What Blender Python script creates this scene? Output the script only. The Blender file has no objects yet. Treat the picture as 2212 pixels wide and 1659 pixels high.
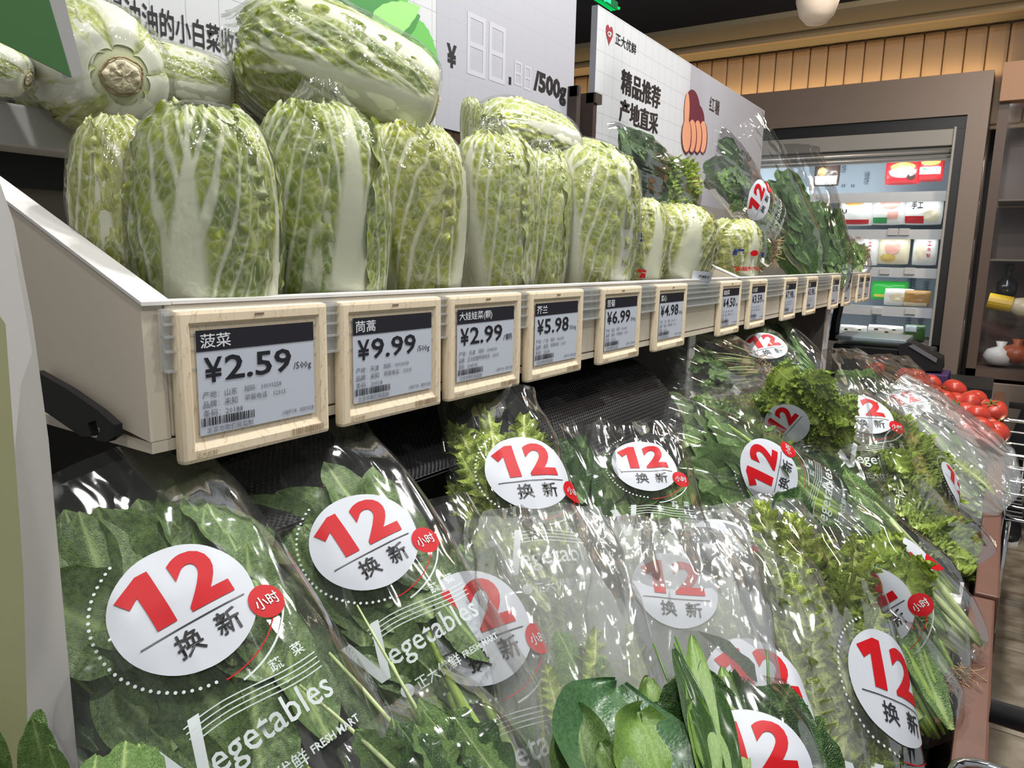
import bpy, bmesh, math, random
import numpy as np
from mathutils import Matrix, Vector
random.seed(7)
PI = math.pi
SC = bpy.context.scene
COL = SC.collection
EYE = 1.4                      # camera height; everything below is written relative to the eye and lifted at the end

# ---------------------------------------------------------------- camera
F, CX, CY = 1600.0, 1106.0, 829.5
_X = np.array([2180-CX, 575-CY, F]); _X /= np.linalg.norm(_X)
_d = np.array([915-CX, 10000-CY, F]); _Z = -_d/np.linalg.norm(_d); _Z -= _X*(_Z@_X); _Z /= np.linalg.norm(_Z)
RM = np.stack([_X, np.cross(_Z, _X), _Z])
def ray(px, py): return RM @ np.array([(px-CX)/F, (py-CY)/F, 1.0])
def onY(px, py, y): r = ray(px, py); return r*(y/r[1])
def onX(px, py, x): r = ray(px, py); return r*(x/r[0])
def onZ(px, py, z): r = ray(px, py); return r*(z/r[2])
def onP(px, py, z0, k, y0=0.0):            # plane z = z0 + k (y - y0)
    r = ray(px, py); t = (z0-k*y0)/(r[2]-k*r[1]); return r*t
cam = bpy.data.cameras.new('camera'); cam.sensor_width = 36; cam.lens = F/2212*36; cam.clip_start = .02; cam.clip_end = 60
camo = bpy.data.objects.new('camera', cam); COL.objects.link(camo)
camo.matrix_world = Matrix(((RM[0,0], -RM[0,1], -RM[0,2], 0), (RM[1,0], -RM[1,1], -RM[1,2], 0), (RM[2,0], -RM[2,1], -RM[2,2], 0), (0,0,0,1)))
SC.camera = camo
# ---------------------------------------------------------------- world, exposure, lamps
w = bpy.data.worlds.new('world'); SC.world = w; w.use_nodes = True
w.node_tree.nodes['Background'].inputs[0].default_value = (.93, .96, 1, 1)
w.node_tree.nodes['Background'].inputs[1].default_value = .30
SC.view_settings.view_transform = 'Standard'; SC.view_settings.look = 'None'
SC.view_settings.exposure = 0.0; SC.view_settings.gamma = 1; SC.view_settings.use_curve_mapping = False
cy_ = SC.cycles
cy_.max_bounces = 4; cy_.diffuse_bounces = 2; cy_.glossy_bounces = 1; cy_.transmission_bounces = 2; cy_.transparent_max_bounces = 14; cy_.light_sampling_threshold = .04
cy_.use_adaptive_sampling = True; cy_.adaptive_threshold = .04; cy_.caustics_reflective = False; cy_.caustics_refractive = False; cy_.sample_clamp_indirect = 4
def lamp(name, loc, power, size, color=(1,1,1), to=None, sizey=None, spread=None):
    l = bpy.data.lights.new(name, 'AREA'); l.energy = power; l.color = color
    l.shape = 'RECTANGLE' if sizey else 'DISK'; l.size = size
    if sizey: l.size_y = sizey
    if spread: l.spread = spread
    o = bpy.data.objects.new(name, l); COL.objects.link(o); o.location = loc
    v = Vector(to if to is not None else (loc[0], loc[1], loc[2]-1)) - Vector(loc)
    o.rotation_euler = v.to_track_quat('-Z', 'Y').to_euler()
    if abs(v.x)+abs(v.y) < .05: o.rotation_euler = (PI if v.z > 0 else 0, 0, 0)
    return o
for x_, y_, p_ in ((.10,.30,13),(1.05,.26,19),(2.0,.20,23),(3.0,.16,22)):
    lamp('ceiling_spot_and_fill', (x_, y_, 1.45), p_, .10, (1,.985,.95), (x_+.05, y_+.10, -.3))
lamp('ceiling_spot_and_fill', (.9,-.50,1.5), 9, .12, (1,.98,.95), (.75,.6,.1))  # weaker fill added on the aisle side of the spots
lamp('ceiling_spot_and_fill', (-.45,-.15,1.35), 6, .12, (1,.98,.95), (.4,.6,.0))
lamp('ceiling_spot_and_fill', (2.0,-.5,1.5), 8, .12, (1,.98,.95), (2.0,.6,-.1))  # second added fill of that weaker row

# ---------------------------------------------------------------- materials
def nodes_of(name):
    m = bpy.data.materials.new(name); m.use_nodes = True
    nt = m.node_tree
    return m, nt, nt.nodes['Principled BSDF'], nt.nodes['Material Output']
def N(nt, typ, **kw):
    n = nt.nodes.new(typ)
    for k, v in kw.items():
        if k in ('ins',):
            for kk, vv in v.items(): n.inputs[kk].default_value = vv
        else: setattr(n, k, v)
    return n
def mat(name, col, rough=.5, metal=0, spec=.5, var=.0, scale=20, bump=0, emit=0, coat=0):
    m, nt, b, o = nodes_of(name)
    b.inputs['Base Color'].default_value = (*col, 1); b.inputs['Roughness'].default_value = rough
    b.inputs['Metallic'].default_value = metal; b.inputs['Specular IOR Level'].default_value = spec
    b.inputs['Coat Weight'].default_value = coat
    if var or bump:
        tc = N(nt, 'ShaderNodeTexCoord'); nz = N(nt, 'ShaderNodeTexNoise', ins={'Scale': scale, 'Detail': 4})
        nt.links.new(tc.outputs['Object'], nz.inputs['Vector'])
        if var:
            mx = N(nt, 'ShaderNodeMix', data_type='RGBA')
            mx.inputs[6].default_value = (*[c*(1-var) for c in col], 1); mx.inputs[7].default_value = (*[min(1, c*(1+var)) for c in col], 1)
            nt.links.new(nz.outputs[0], mx.inputs[0]); nt.links.new(mx.outputs[2], b.inputs['Base Color'])
        if bump:
            bp = N(nt, 'ShaderNodeBump', ins={'Strength': bump, 'Distance': .01})
            nt.links.new(nz.outputs[0], bp.inputs['Height']); nt.links.new(bp.outputs[0], b.inputs['Normal'])
    if emit:
        b.inputs['Emission Color'].default_value = (*col, 1); b.inputs['Emission Strength'].default_value = emit
    return m
def veg(name, c0, c1, white, rough=.42, cell=170, vein=.5, nscale=30, attr='rib', coat=0.0, bumps=.6):
    """leaf material: colour between c0 and c1 by noise, pale ribs from the vertex attribute, fine veins from a cell pattern"""
    m, nt, b, o = nodes_of(name); L = nt.links.new
    tc = N(nt, 'ShaderNodeTexCoord')
    nz = N(nt, 'ShaderNodeTexNoise', ins={'Scale': nscale, 'Detail': 3})
    L(tc.outputs['Object'], nz.inputs['Vector'])
    cm = N(nt, 'ShaderNodeMix', data_type='RGBA'); cm.inputs[6].default_value = (*c0, 1); cm.inputs[7].default_value = (*c1, 1)
    mr = N(nt, 'ShaderNodeMapRange', ins={1: .35, 2: .65}); L(nz.outputs[0], mr.inputs[0]); L(mr.outputs[0], cm.inputs[0])
    at = N(nt, 'ShaderNodeAttribute', attribute_name=attr)
    wn = N(nt, 'ShaderNodeTexNoise', ins={'Scale': cell*.35, 'Detail': 2}); L(tc.outputs['Object'], wn.inputs['Vector'])
    wv = N(nt, 'ShaderNodeVectorMath', operation='SCALE'); wv.inputs[3].default_value = 2.0/cell; L(wn.outputs['Color'], wv.inputs[0])
    ad = N(nt, 'ShaderNodeVectorMath', operation='ADD'); L(tc.outputs['Object'], ad.inputs[0]); L(wv.outputs[0], ad.inputs[1])
    vo = N(nt, 'ShaderNodeTexVoronoi', feature='DISTANCE_TO_EDGE', ins={'Scale': cell}); L(ad.outputs[0], vo.inputs['Vector'])
    vr = N(nt, 'ShaderNodeMapRange', ins={1: .0, 2: .16, 3: vein, 4: 0}); L(vo.outputs[0], vr.inputs[0])
    mxm = N(nt, 'ShaderNodeMath', operation='MAXIMUM'); L(at.outputs['Fac'], mxm.inputs[0]); L(vr.outputs[0], mxm.inputs[1])
    c2 = N(nt, 'ShaderNodeMix', data_type='RGBA'); c2.inputs[7].default_value = (*white, 1)
    L(mxm.outputs[0], c2.inputs[0]); L(cm.outputs[2], c2.inputs[6]); L(c2.outputs[2], b.inputs['Base Color'])
    hg = N(nt, 'ShaderNodeMapRange', ins={1: 0, 2: .35, 3: 0, 4: 1}); L(vo.outputs[0], hg.inputs[0])
    iv = N(nt, 'ShaderNodeMath', operation='MULTIPLY'); L(hg.outputs[0], iv.inputs[0])
    om = N(nt, 'ShaderNodeMath', operation='SUBTRACT'); om.inputs[0].default_value = 1; L(at.outputs['Fac'], om.inputs[1]); L(om.outputs[0], iv.inputs[1])
    bp = N(nt, 'ShaderNodeBump', ins={'Strength': bumps, 'Distance': .3/cell}); L(iv.outputs[0], bp.inputs['Height']); L(bp.outputs[0], b.inputs['Normal'])
    b.inputs['Roughness'].default_value = rough; b.inputs['Coat Weight'].default_value = coat; b.inputs['Coat Roughness'].default_value = .2
    # light passing through the thin blade
    tr = N(nt, 'ShaderNodeBsdfTranslucent'); L(c2.outputs[2], tr.inputs[0])
    ms = N(nt, 'ShaderNodeMixShader'); ms.inputs[0].default_value = .18
    L(b.outputs[0], ms.inputs[1]); L(tr.outputs[0], ms.inputs[2]); L(ms.outputs[0], o.inputs[0])
    return m
def film(name, haze=.05, gloss=.10, gmax=.42, rough=.08, sx=26, sy=6, strength=.34, dist=.004, uv=True, tint=(1,1,1)):
    m, nt, b, o = nodes_of(name); L = nt.links.new; nt.nodes.remove(b)
    tc = N(nt, 'ShaderNodeTexCoord'); mp = N(nt, 'ShaderNodeMapping'); mp.inputs['Scale'].default_value = (sx, sy, sx)
    L(tc.outputs['UV' if uv else 'Object'], mp.inputs[0])
    nz = N(nt, 'ShaderNodeTexNoise', ins={'Scale': 1.0, 'Detail': 1.5, 'Distortion': 0}); L(mp.outputs[0], nz.inputs[0])
    # sharp creases: folded noise
    f1 = N(nt, 'ShaderNodeMath', operation='SUBTRACT'); f1.inputs[1].default_value = .5; L(nz.outputs[0], f1.inputs[0])
    f2 = N(nt, 'ShaderNodeMath', operation='ABSOLUTE'); L(f1.outputs[0], f2.inputs[0])
    sm = N(nt, 'ShaderNodeMath', operation='MULTIPLY'); sm.inputs[1].default_value = 4.2; L(f2.outputs[0], sm.inputs[0])
    bp = N(nt, 'ShaderNodeBump', ins={'Strength': strength, 'Distance': dist}); L(sm.outputs[0], bp.inputs['Height'])
    lw = N(nt, 'ShaderNodeLayerWeight', ins={'Blend': .25}); L(bp.outputs[0], lw.inputs['Normal'])
    mr = N(nt, 'ShaderNodeMapRange', ins={1: 0, 2: 1, 3: gloss, 4: gmax}); L(lw.outputs['Fresnel'], mr.inputs[0])
    tr = N(nt, 'ShaderNodeBsdfTransparent'); tr.inputs[0].default_value = (*tint, 1)
    gl = N(nt, 'ShaderNodeBsdfGlossy'); gl.inputs['Roughness'].default_value = rough; L(bp.outputs[0], gl.inputs['Normal'])
    df = N(nt, 'ShaderNodeBsdfDiffuse'); df.inputs[0].default_value = (.9,.93,.9,1)
    m1 = N(nt, 'ShaderNodeMixShader'); m1.inputs[0].default_value = haze; L(tr.outputs[0], m1.inputs[1]); L(df.outputs[0], m1.inputs[2])
    m2 = N(nt, 'ShaderNodeMixShader'); L(mr.outputs[0], m2.inputs[0]); L(m1.outputs[0], m2.inputs[1]); L(gl.outputs[0], m2.inputs[2])
    L(m2.outputs[0], o.inputs[0])
    return m
def wood(name):
    m, nt, b, o = nodes_of(name); L = nt.links.new
    tc = N(nt, 'ShaderNodeTexCoord'); mp = N(nt, 'ShaderNodeMapping'); mp.inputs['Scale'].default_value = (30, 30, 9)
    L(tc.outputs['Object'], mp.inputs[0])
    nz = N(nt, 'ShaderNodeTexNoise', ins={'Scale': 1.6, 'Detail': 3, 'Distortion': .8}); L(mp.outputs[0], nz.inputs[0])
    ml = N(nt, 'ShaderNodeMath', operation='MULTIPLY'); ml.inputs[1].default_value = 7; L(nz.outputs[0], ml.inputs[0])
    fr = N(nt, 'ShaderNodeMath', operation='FRACT'); L(ml.outputs[0], fr.inputs[0])
    cr = N(nt, 'ShaderNodeValToRGB'); e = cr.color_ramp.elements
    e[0].position = 0; e[0].color = (.76,.62,.42,1); e[1].position = 1; e[1].color = (.80,.67,.48,1)
    q = e.new(.05); q.color = (.60,.44,.26,1); q = e.new(.1); q.color = (.84,.72,.53,1)
    L(fr.outputs[0], cr.inputs[0]); L(cr.outputs[0], b.inputs['Base Color']); b.inputs['Roughness'].default_value = .45
    return m
M = {}
M['beige'] = mat('beige_metal', (.66,.59,.48), .4)
M['beige_edge'] = mat('pale_beige_edge', (.74,.72,.70), .4)
M['taupe'] = mat('taupe_panel', (.17,.155,.135), .5)
M['white_panel'] = mat('white_panel', (.62,.60,.57), .35)
M['shelf_white'] = mat('shelf_white', (.55,.545,.55), .4)
M['black'] = mat('black_plastic', (.012,.012,.014), .42)
M['black_gloss'] = mat('black_gloss', (.01,.01,.012), .2)
M['navy'] = mat('navy_gap_shade', (.012,.016,.022), .6)
M['wood'] = wood('maple_wood'); M['slot'] = mat('brown_slot', (.22,.15,.09), .6); M['woodprint'] = mat('brown_ink', (.38,.27,.16), .6)
M['screen'] = mat('paper_screen', (.56,.60,.68), .3); M['ink'] = mat('black_ink', (.012,.012,.018), .35)
M['greyink'] = mat('grey_ink', (.16,.17,.19), .5); M['screenwhite'] = mat('header_white', (.75,.77,.8), .4)
M['rail'] = film('clear_rail_plastic', haze=.28, gloss=.14, rough=.12, sx=3, sy=60, strength=.15, uv=False)
M['red'] = mat('red_ink', (.48,.006,.011), .45, spec=.2); M['disc'] = mat('white_ink_disc', (.53,.56,.61), .45, spec=.25)
M['inkb'] = mat('black_print', (.02,.02,.022), .3); M['inkw'] = mat('white_print', (.56,.61,.61), .35)
M['film'] = film('clear_film', haze=.018, gloss=.035, gmax=.5, rough=.06)
M['film_soft'] = film('thin_wrap', haze=.025, gloss=.06, gmax=.4, rough=.09, sx=75, sy=75, strength=.6, dist=.0012, uv=False)
M['film_hazy'] = film('crumpled_film', haze=.15, gloss=.07, gmax=.6, rough=.07, sx=24, sy=8, strength=.75, dist=.005)
M['cab_green'] = veg('cabbage_green', (.15,.23,.004), (.39,.46,.025), (.80,.83,.60), cell=75, vein=.34, bumps=.22, nscale=26)
M['cab_mid'] = veg('cabbage_mid', (.25,.30,.008), (.48,.50,.035), (.82,.84,.62), cell=75, vein=.32, bumps=.22, nscale=26)
M['cab_pale'] = veg('cabbage_pale', (.31,.39,.025), (.52,.57,.09), (.84,.86,.70), cell=75, vein=.42, bumps=.22, nscale=26)
M['stump'] = mat('cut_stump', (.62,.55,.38), .6, var=.25, scale=60, bump=.6)
M['stumpring'] = mat('browned_ring', (.35,.26,.13), .7, var=.4, scale=90, bump=.8)
M['core'] = mat('cabbage_core', (.60,.63,.40), .6)
M['spinach'] = veg('spinach_leaf', (.045,.105,.022), (.14,.24,.06), (.34,.47,.17), bumps=.25, cell=70, vein=.25, rough=.4, coat=.1)
M['gailan'] = veg('mustard_leaf', (.10,.22,.05), (.20,.36,.09), (.40,.54,.20), cell=60, vein=.3, rough=.45)
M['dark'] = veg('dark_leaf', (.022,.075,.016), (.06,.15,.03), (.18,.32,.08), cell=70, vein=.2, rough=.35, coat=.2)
M['lettuce'] = veg('lettuce_leaf', (.28,.48,.03), (.56,.72,.09), (.72,.82,.32), cell=60, vein=.3, rough=.45)
M['endive'] = veg('endive_leaf', (.32,.50,.04), (.64,.76,.15), (.74,.80,.34), cell=60, vein=.2, rough=.5)
M['baby'] = veg('rounded_leaf', (.17,.34,.08), (.34,.54,.16), (.6,.72,.36), cell=50, vein=.2, rough=.45)
M['stalk'] = mat('green_stalk', (.28,.42,.08), .35, var=.3, scale=25); M['stalk_lightgreen'] = mat('light_green_stalk', (.36,.52,.10), .3, var=.3, scale=25); M['stalk_pale'] = mat('pale_stalk', (.50,.60,.28), .35, var=.22, scale=18)  # the paler green is the own colour of the thick spinach and mustard stalks
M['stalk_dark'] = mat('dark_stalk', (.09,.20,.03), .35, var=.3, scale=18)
M['root'] = mat('root', (.40,.28,.15), .8, var=.3, scale=70); M['rootred'] = mat('red_root', (.25,.05,.05), .6, var=.3, scale=70)
M['tomato'] = mat('tomato_skin', (.50,.05,.03), .3, var=.2, scale=9); M['calyx'] = mat('tomato_calyx', (.09,.18,.03), .6)
M['chrome'] = mat('chrome', (.75,.75,.77), .15, metal=1)
M['brownboard'] = mat('brown_bumper', (.125,.052,.032), .5, var=.18, scale=14, bump=.15)
M['cloth'] = mat('dark_cloth', (.010,.012,.018), .9, bump=.3, scale=60); M['skin'] = mat('skin', (.55,.34,.24), .55); M['sole'] = mat('shoe_sole', (.7,.7,.7), .5)
M['hair'] = mat('hair', (.015,.012,.01), .6)

# ---------------------------------------------------------------- numpy noise
def _h(ix, iy, iz, s):
    n = (ix*374761393 + iy*668265263 + iz*1274126177 + s*974634777) & 0xffffffff
    n = ((n ^ (n >> 13))*1103515245) & 0xffffffff
    n = ((n ^ (n >> 16))*2246822519) & 0xffffffff
    return ((n ^ (n >> 15)) & 0xffff)/32767.5 - 1
def vn(x, y, z=0.0, s=0):
    x, y, z = np.broadcast_arrays(np.asarray(x, float), np.asarray(y, float), np.asarray(z, float))
    xi, yi, zi = np.floor(x).astype(np.int64), np.floor(y).astype(np.int64), np.floor(z).astype(np.int64)
    fx, fy, fz = x-xi, y-yi, z-zi
    fx, fy, fz = (q*q*q*(q*(q*6-15)+10) for q in (fx, fy, fz))
    r = 0
    for a in (0,1):
        for b_ in (0,1):
            for c in (0,1):
                wgt = (fx if a else 1-fx)*(fy if b_ else 1-fy)*(fz if c else 1-fz)
                r = r + wgt*_h(xi+a, yi+b_, zi+c, s)
    return r
def fbm(x, y, z=0., s=0, o=3):
    r = 0; a = 1; t = 0
    for k in range(o):
        r = r + a*vn(np.asarray(x)*2**k, np.asarray(y)*2**k, np.asarray(z)*2**k, s+k*17); t += a; a *= .5
    return r/t
def crs(P, t):
    """Catmull-Rom through rows of P at t in 0..1"""
    P = np.asarray(P, float); n = len(P)-1; t = np.clip(np.asarray(t, float), 0, 1)*n
    i = np.minimum(t.astype(int), n-1); u = (t-i)[..., None]
    g = lambda k: P[np.clip(i+k, 0, n)]
    p0, p1, p2, p3 = g(-1), g(0), g(1), g(2)
    return .5*((2*p1)+(-p0+p2)*u+(2*p0-5*p1+4*p2-p3)*u*u+(-p0+3*p1-3*p2+p3)*u**3)

# ---------------------------------------------------------------- object helpers
def mesh(name, v, f, m, smooth=True, uv=None, attr=None):
    me = bpy.data.meshes.new(name)
    me.from_pydata([tuple(p) for p in np.asarray(v, float)], [], [tuple(int(i) for i in q) for q in f])
    if m is not None: me.materials.append(m)
    if smooth: me.polygons.foreach_set('use_smooth', [True]*len(me.polygons))
    if uv is not None:
        lay = me.uv_layers.new(name='UVMap'); idx = np.zeros(len(me.loops), np.int32); me.loops.foreach_get('vertex_index', idx)
        lay.data.foreach_set('uv', np.asarray(uv, np.float32)[idx].ravel())
    if attr is not None:
        a = me.attributes.new('rib', 'FLOAT', 'POINT'); a.data.foreach_set('value', np.asarray(attr, np.float32).ravel())
    me.update()
    return me
def link(name, me, parent=None, loc=None):
    o = bpy.data.objects.new(name, me); COL.objects.link(o)
    if parent is not None: o.parent = parent
    if loc is not None: o.location = loc
    return o
def tag(o, label, cat, group=None, kind=None):
    if label: o['label'] = label
    if cat: o['category'] = cat
    if group: o['group'] = group
    if kind: o['kind'] = kind
    return o
def thing(name, loc, label, cat, group=None, rot=None):
    o = bpy.data.objects.new(name, None); COL.objects.link(o); o.location = loc; o.empty_display_size = .05
    if rot is not None: o.rotation_euler = rot
    return tag(o, label, cat, group)
def grid_faces(nu, nv, off=0, closed=False):
    i = np.arange(nu-1 if not closed else nu); j = np.arange(nv-1)
    I, J = np.meshgrid(i, j, indexing='ij'); I2 = (I+1) % nu
    return (np.stack([I*nv+J, I2*nv+J, I2*nv+J+1, I*nv+J+1], -1).reshape(-1, 4)+off)
class MB:
    def __init__(s): s.v = []; s.f = []
    def add(s, v, f):
        o = len(s.v); s.v += [tuple(p) for p in v]; s.f += [tuple(i+o for i in q) for q in f]; return s
    def box(s, x0, x1, y0, y1, z0, z1, bev=0):
        if bev:
            bm = bmesh.new(); bmesh.ops.create_cube(bm, size=1)
            for v in bm.verts: v.co = Vector(((x0+x1)/2+v.co.x*(x1-x0), (y0+y1)/2+v.co.y*(y1-y0), (z0+z1)/2+v.co.z*(z1-z0)))
            bmesh.ops.bevel(bm, geom=bm.edges[:], offset=bev, segments=2, profile=.6, affect='EDGES')
            bm.verts.index_update(); r = s.add([v.co[:] for v in bm.verts], [[v.index for v in f.verts] for f in bm.faces]); bm.free(); return r
        v = [(x, y, z) for x in (x0, x1) for y in (y0, y1) for z in (z0, z1)]
        return s.add(v, [(0,1,3,2),(4,6,7,5),(0,4,5,1),(2,3,7,6),(0,2,6,4),(1,5,7,3)])
    def tube(s, pts, r, n=8, cap=True):
        P = np.asarray(pts, float); k = len(P); r = np.broadcast_to(np.asarray(r, float), (k,))
        T = np.gradient(P, axis=0); T /= np.linalg.norm(T, axis=1)[:, None]+1e-9
        u = np.cross(T[0], (0,0,1) if abs(T[0][2]) < .9 else (1,0,0)); u /= np.linalg.norm(u); v = []
        for i in range(k):
            u = u-T[i]*(u@T[i]); u /= np.linalg.norm(u); w_ = np.cross(T[i], u)
            for a in range(n): v.append(P[i]+r[i]*(math.cos(2*PI*a/n)*u+math.sin(2*PI*a/n)*w_))
        f = [(i*n+a, i*n+(a+1) % n, (i+1)*n+(a+1) % n, (i+1)*n+a) for i in range(k-1) for a in range(n)]
        if cap: f += [tuple(range(n))[::-1], tuple((k-1)*n+a for a in range(n))]
        return s.add(v, f)
    def lathe(s, prof, n=24, c=(0,0,0)):
        v = [(c[0]+r*math.cos(2*PI*a/n), c[1]+r*math.sin(2*PI*a/n), c[2]+z) for r, z in prof for a in range(n)]; k = len(prof)
        f = [(i*n+a, i*n+(a+1) % n, (i+1)*n+(a+1) % n, (i+1)*n+a) for i in range(k-1) for a in range(n)]
        return s.add(v, f+[tuple(range(n))[::-1], tuple((k-1)*n+a for a in range(n))])
    def prism(s, poly, d0, d1, axis='y'):
        """extrude a 2D outline; poly in the two other axes"""
        n = len(poly)
        g = {'y': lambda p, d: (p[0], d, p[1]), 'x': lambda p, d: (d, p[0], p[1]), 'z': lambda p, d: (p[0], p[1], d)}[axis]
        v = [g(p, d0) for p in poly]+[g(p, d1) for p in poly]
        return s.add(v, [tuple(range(n)), tuple(range(n, 2*n))[::-1]]+[(i, (i+1) % n, n+(i+1) % n, n+i) for i in range(n)])
    def obj(s, name, m, parent=None, smooth=False, recenter=False):
        v = np.array(s.v); loc = None
        if parent is not None: v = v-np.array(parent.location)
        elif recenter:
            c = (v.min(0)+v.max(0))/2; c[2] = v[:, 2].min(); v = v-c; loc = c
        me = mesh(name, v, s.f, m, smooth)
        bm = bmesh.new(); bm.from_mesh(me); bmesh.ops.recalc_face_normals(bm, faces=bm.faces[:]); bm.to_mesh(me); bm.free()
        return link(name, me, parent, loc)
def struct(o): o['kind'] = 'structure'; return o

# ---------------------------------------------------------------- flat print: outlines to 2D meshes
_g = {}
def glyphs(txt, bold=0.0, res=2):
    """2D triangles of a text, bounding box scaled to 1 x 1; returns v, f, aspect"""
    k = (txt, bold, res)
    if k in _g: return _g[k]
    cu = bpy.data.curves.new('t', 'FONT'); cu.body = txt; cu.size = 1; cu.resolution_u = res; cu.offset = bold
    o = bpy.data.objects.new('t', cu); COL.objects.link(o); bpy.context.view_layer.update()
    dg = bpy.context.evaluated_depsgraph_get(); me = bpy.data.meshes.new_from_object(o.evaluated_get(dg))
    v = np.array([p.co[:2] for p in me.vertices]); f = [tuple(p.vertices) for p in me.polygons]
    bpy.data.objects.remove(o); bpy.data.curves.remove(cu); bpy.data.meshes.remove(me)
    lo, hi = v.min(0), v.max(0); asp = (hi[0]-lo[0])/(hi[1]-lo[1])
    _g[k] = ((v-lo)/(hi-lo), f, asp); return _g[k]
def text2(txt, x0, x1, y0, y1, bold=0.0, res=2, fit=False):
    v, f, a = glyphs(txt, bold, res)
    if fit: x1 = x0+(y1-y0)*a
    return v*np.array([x1-x0, y1-y0])+np.array([x0, y0]), f
def merge2(parts):
    V = []; Fs = []; o = 0
    for v, f in parts:
        V.append(np.asarray(v)); Fs += [tuple(i+o for i in q) for q in f]; o += len(v)
    return np.concatenate(V), Fs
def rect2(x0, x1, y0, y1): return np.array([(x0,y0),(x1,y0),(x1,y1),(x0,y1)]), [(0,1,2,3)]
def disc2(cx, cy, r, n=32, rings=1, ry=None):
    ry = ry or r; v = [(cx, cy)]; f = []
    for k in range(1, rings+1):
        v += [(cx+r*k/rings*math.cos(2*PI*a/n), cy+ry*k/rings*math.sin(2*PI*a/n)) for a in range(n)]
    f += [(0, 1+a, 1+(a+1) % n) for a in range(n)]
    for k in range(1, rings):
        b0, b1 = 1+(k-1)*n, 1+k*n
        f += [(b0+a, b1+a, b1+(a+1) % n, b0+(a+1) % n) for a in range(n)]
    return np.array(v), f
def line2(pts, wd):
    P = np.asarray(pts, float); T = np.gradient(P, axis=0); T /= np.linalg.norm(T, axis=1)[:, None]; Nn = np.stack([-T[:, 1], T[:, 0]], 1)
    n = len(P); return np.concatenate([P+Nn*wd/2, P-Nn*wd/2]), [(i, n+i, n+i+1, i+1) for i in range(n-1)]
def refine(vf, mx):
    v, f = vf; bm = bmesh.new(); bv = [bm.verts.new((p[0], p[1], 0)) for p in v]
    for q in f:
        try: bm.faces.new([bv[i] for i in q])
        except ValueError: pass
    bmesh.ops.triangulate(bm, faces=bm.faces[:])
    for _ in range(4):
        e = [e for e in bm.edges if e.calc_length() > mx]
        if not e: break
        bmesh.ops.subdivide_edges(bm, edges=e, cuts=1); bmesh.ops.triangulate(bm, faces=bm.faces[:])
    bm.verts.index_update(); r = (np.array([q.co[:2] for q in bm.verts]), [tuple(x.index for x in q.verts) for q in bm.faces]); bm.free(); return r
def flat(name, vf, m, fn, parent, label=None):
    """put a 2D print on a surface; fn maps an N x 2 array to world points"""
    v, f = vf; P = fn(np.asarray(v, float))
    if parent is not None:
        q = parent; off = np.zeros(3)
        while q is not None: off += np.array(q.location); q = q.parent
        P = P-off
    o = link(name, mesh(name, P, f, m, False), parent)
    if label: o['label'] = label
    return o
def planeY(y): return lambda v: np.stack([v[:, 0], np.full(len(v), y), v[:, 1]], 1)
def planeX(x): return lambda v: np.stack([np.full(len(v), x), -v[:, 0], v[:, 1]], 1)    # facing -X, reads towards -Y

# ================================================================= SETTING
XW = 5.0
fl_m, nt, b, o_ = nodes_of('floor_stone'); L = nt.links.new
tc = N(nt, 'ShaderNodeTexCoord'); nz = N(nt, 'ShaderNodeTexNoise', ins={'Scale': 9, 'Detail': 6}); L(tc.outputs['Object'], nz.inputs[0])
cr = N(nt, 'ShaderNodeValToRGB'); cr.color_ramp.elements[0].position = .38; cr.color_ramp.elements[0].color = (.20,.165,.12,1); cr.color_ramp.elements[1].position = .6; cr.color_ramp.elements[1].color = (.36,.31,.24,1)
L(nz.outputs[0], cr.inputs[0]); L(cr.outputs[0], b.inputs['Base Color']); b.inputs['Roughness'].default_value = .35
grout = mat('grout', (.16,.13,.10), .8)
fl = struct(MB().box(-1, XW+.8, -2.6, 4.6, -1.45, -1.406).obj('floor', grout))
tb = mesh('tile', *(lambda m_: (m_.v, m_.f))(MB().box(-.2975, .2975, -.2975, .2975, 0, .006, .0015)), fl_m, False)
k = 0
for i in range(9):
    for j in range(6):
        x_, y_ = .4+i*.6-.55, -2.2+j*.6
        t_ = link('tile', tb, fl, (x_, y_, -1.406)); k += 1
M['wallgrey'] = mat('grey_wall', (.28,.25,.22), .6)
struct(MB().box(-1, XW+.8, 4.6, 4.66, -1.45, 2.3).obj('wall_back', M['wallgrey']))
struct(MB().box(XW+.75, XW+.8, -2.6, 4.6, -1.45, 2.3).obj('wall_right', mat('brown_wall', (.018,.013,.012), .6)))
struct(MB().box(-1, XW+.3, -2.6, 4.66, 2.0, 2.1).obj('ceiling', mat('black_ceiling', (.006,.007,.011), .7)))
# soffit bulkhead over the cooler with warm slatted cove
zc0 = onX(2150,150,XW)[2]; zc1 = onX(2212,14,XW)[2]
cz0, cz1 = onX(1900,174,XW+.15)[2], onX(1900,55,XW-.02)[2]
so = thing('bulkhead', (XW, -.3, cz1), 'olive beige ceiling bulkhead above the warm slatted strip', 'bulkhead'); so['kind'] = 'structure'
for k_ in ('label', 'category'): del so[k_]
so.name = 'trim_1'
ctop = onX(1900,46,XW-.06)[2]; xnear = onZ(1740,31,ctop)[0]
MB().box(xnear, XW+.75, -2.2, 4.5, ctop, ctop+.03).obj('soffit', mat('olive_soffit', (.30,.255,.17), .7), so)
MB().box(XW-.06, XW-.02, -2.2, 4.5, ctop-.035, ctop).obj('soffit_lip', mat('cream_lip', (.62,.45,.26), .6), so)
MB().box(XW+.30, XW+.34, -2.2, 4.5, cz0-.3, ctop).obj('cove_back', mat('cove_back', (.40,.27,.17), .6), so)
slat_m = mesh('slat', *(lambda m_: (m_.v, m_.f))(MB().box(-.015, .015, -.0535, .0535, cz0-.28, ctop-.01, .02)), mat('cove_slat', (.50,.36,.24), .6), False)
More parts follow.
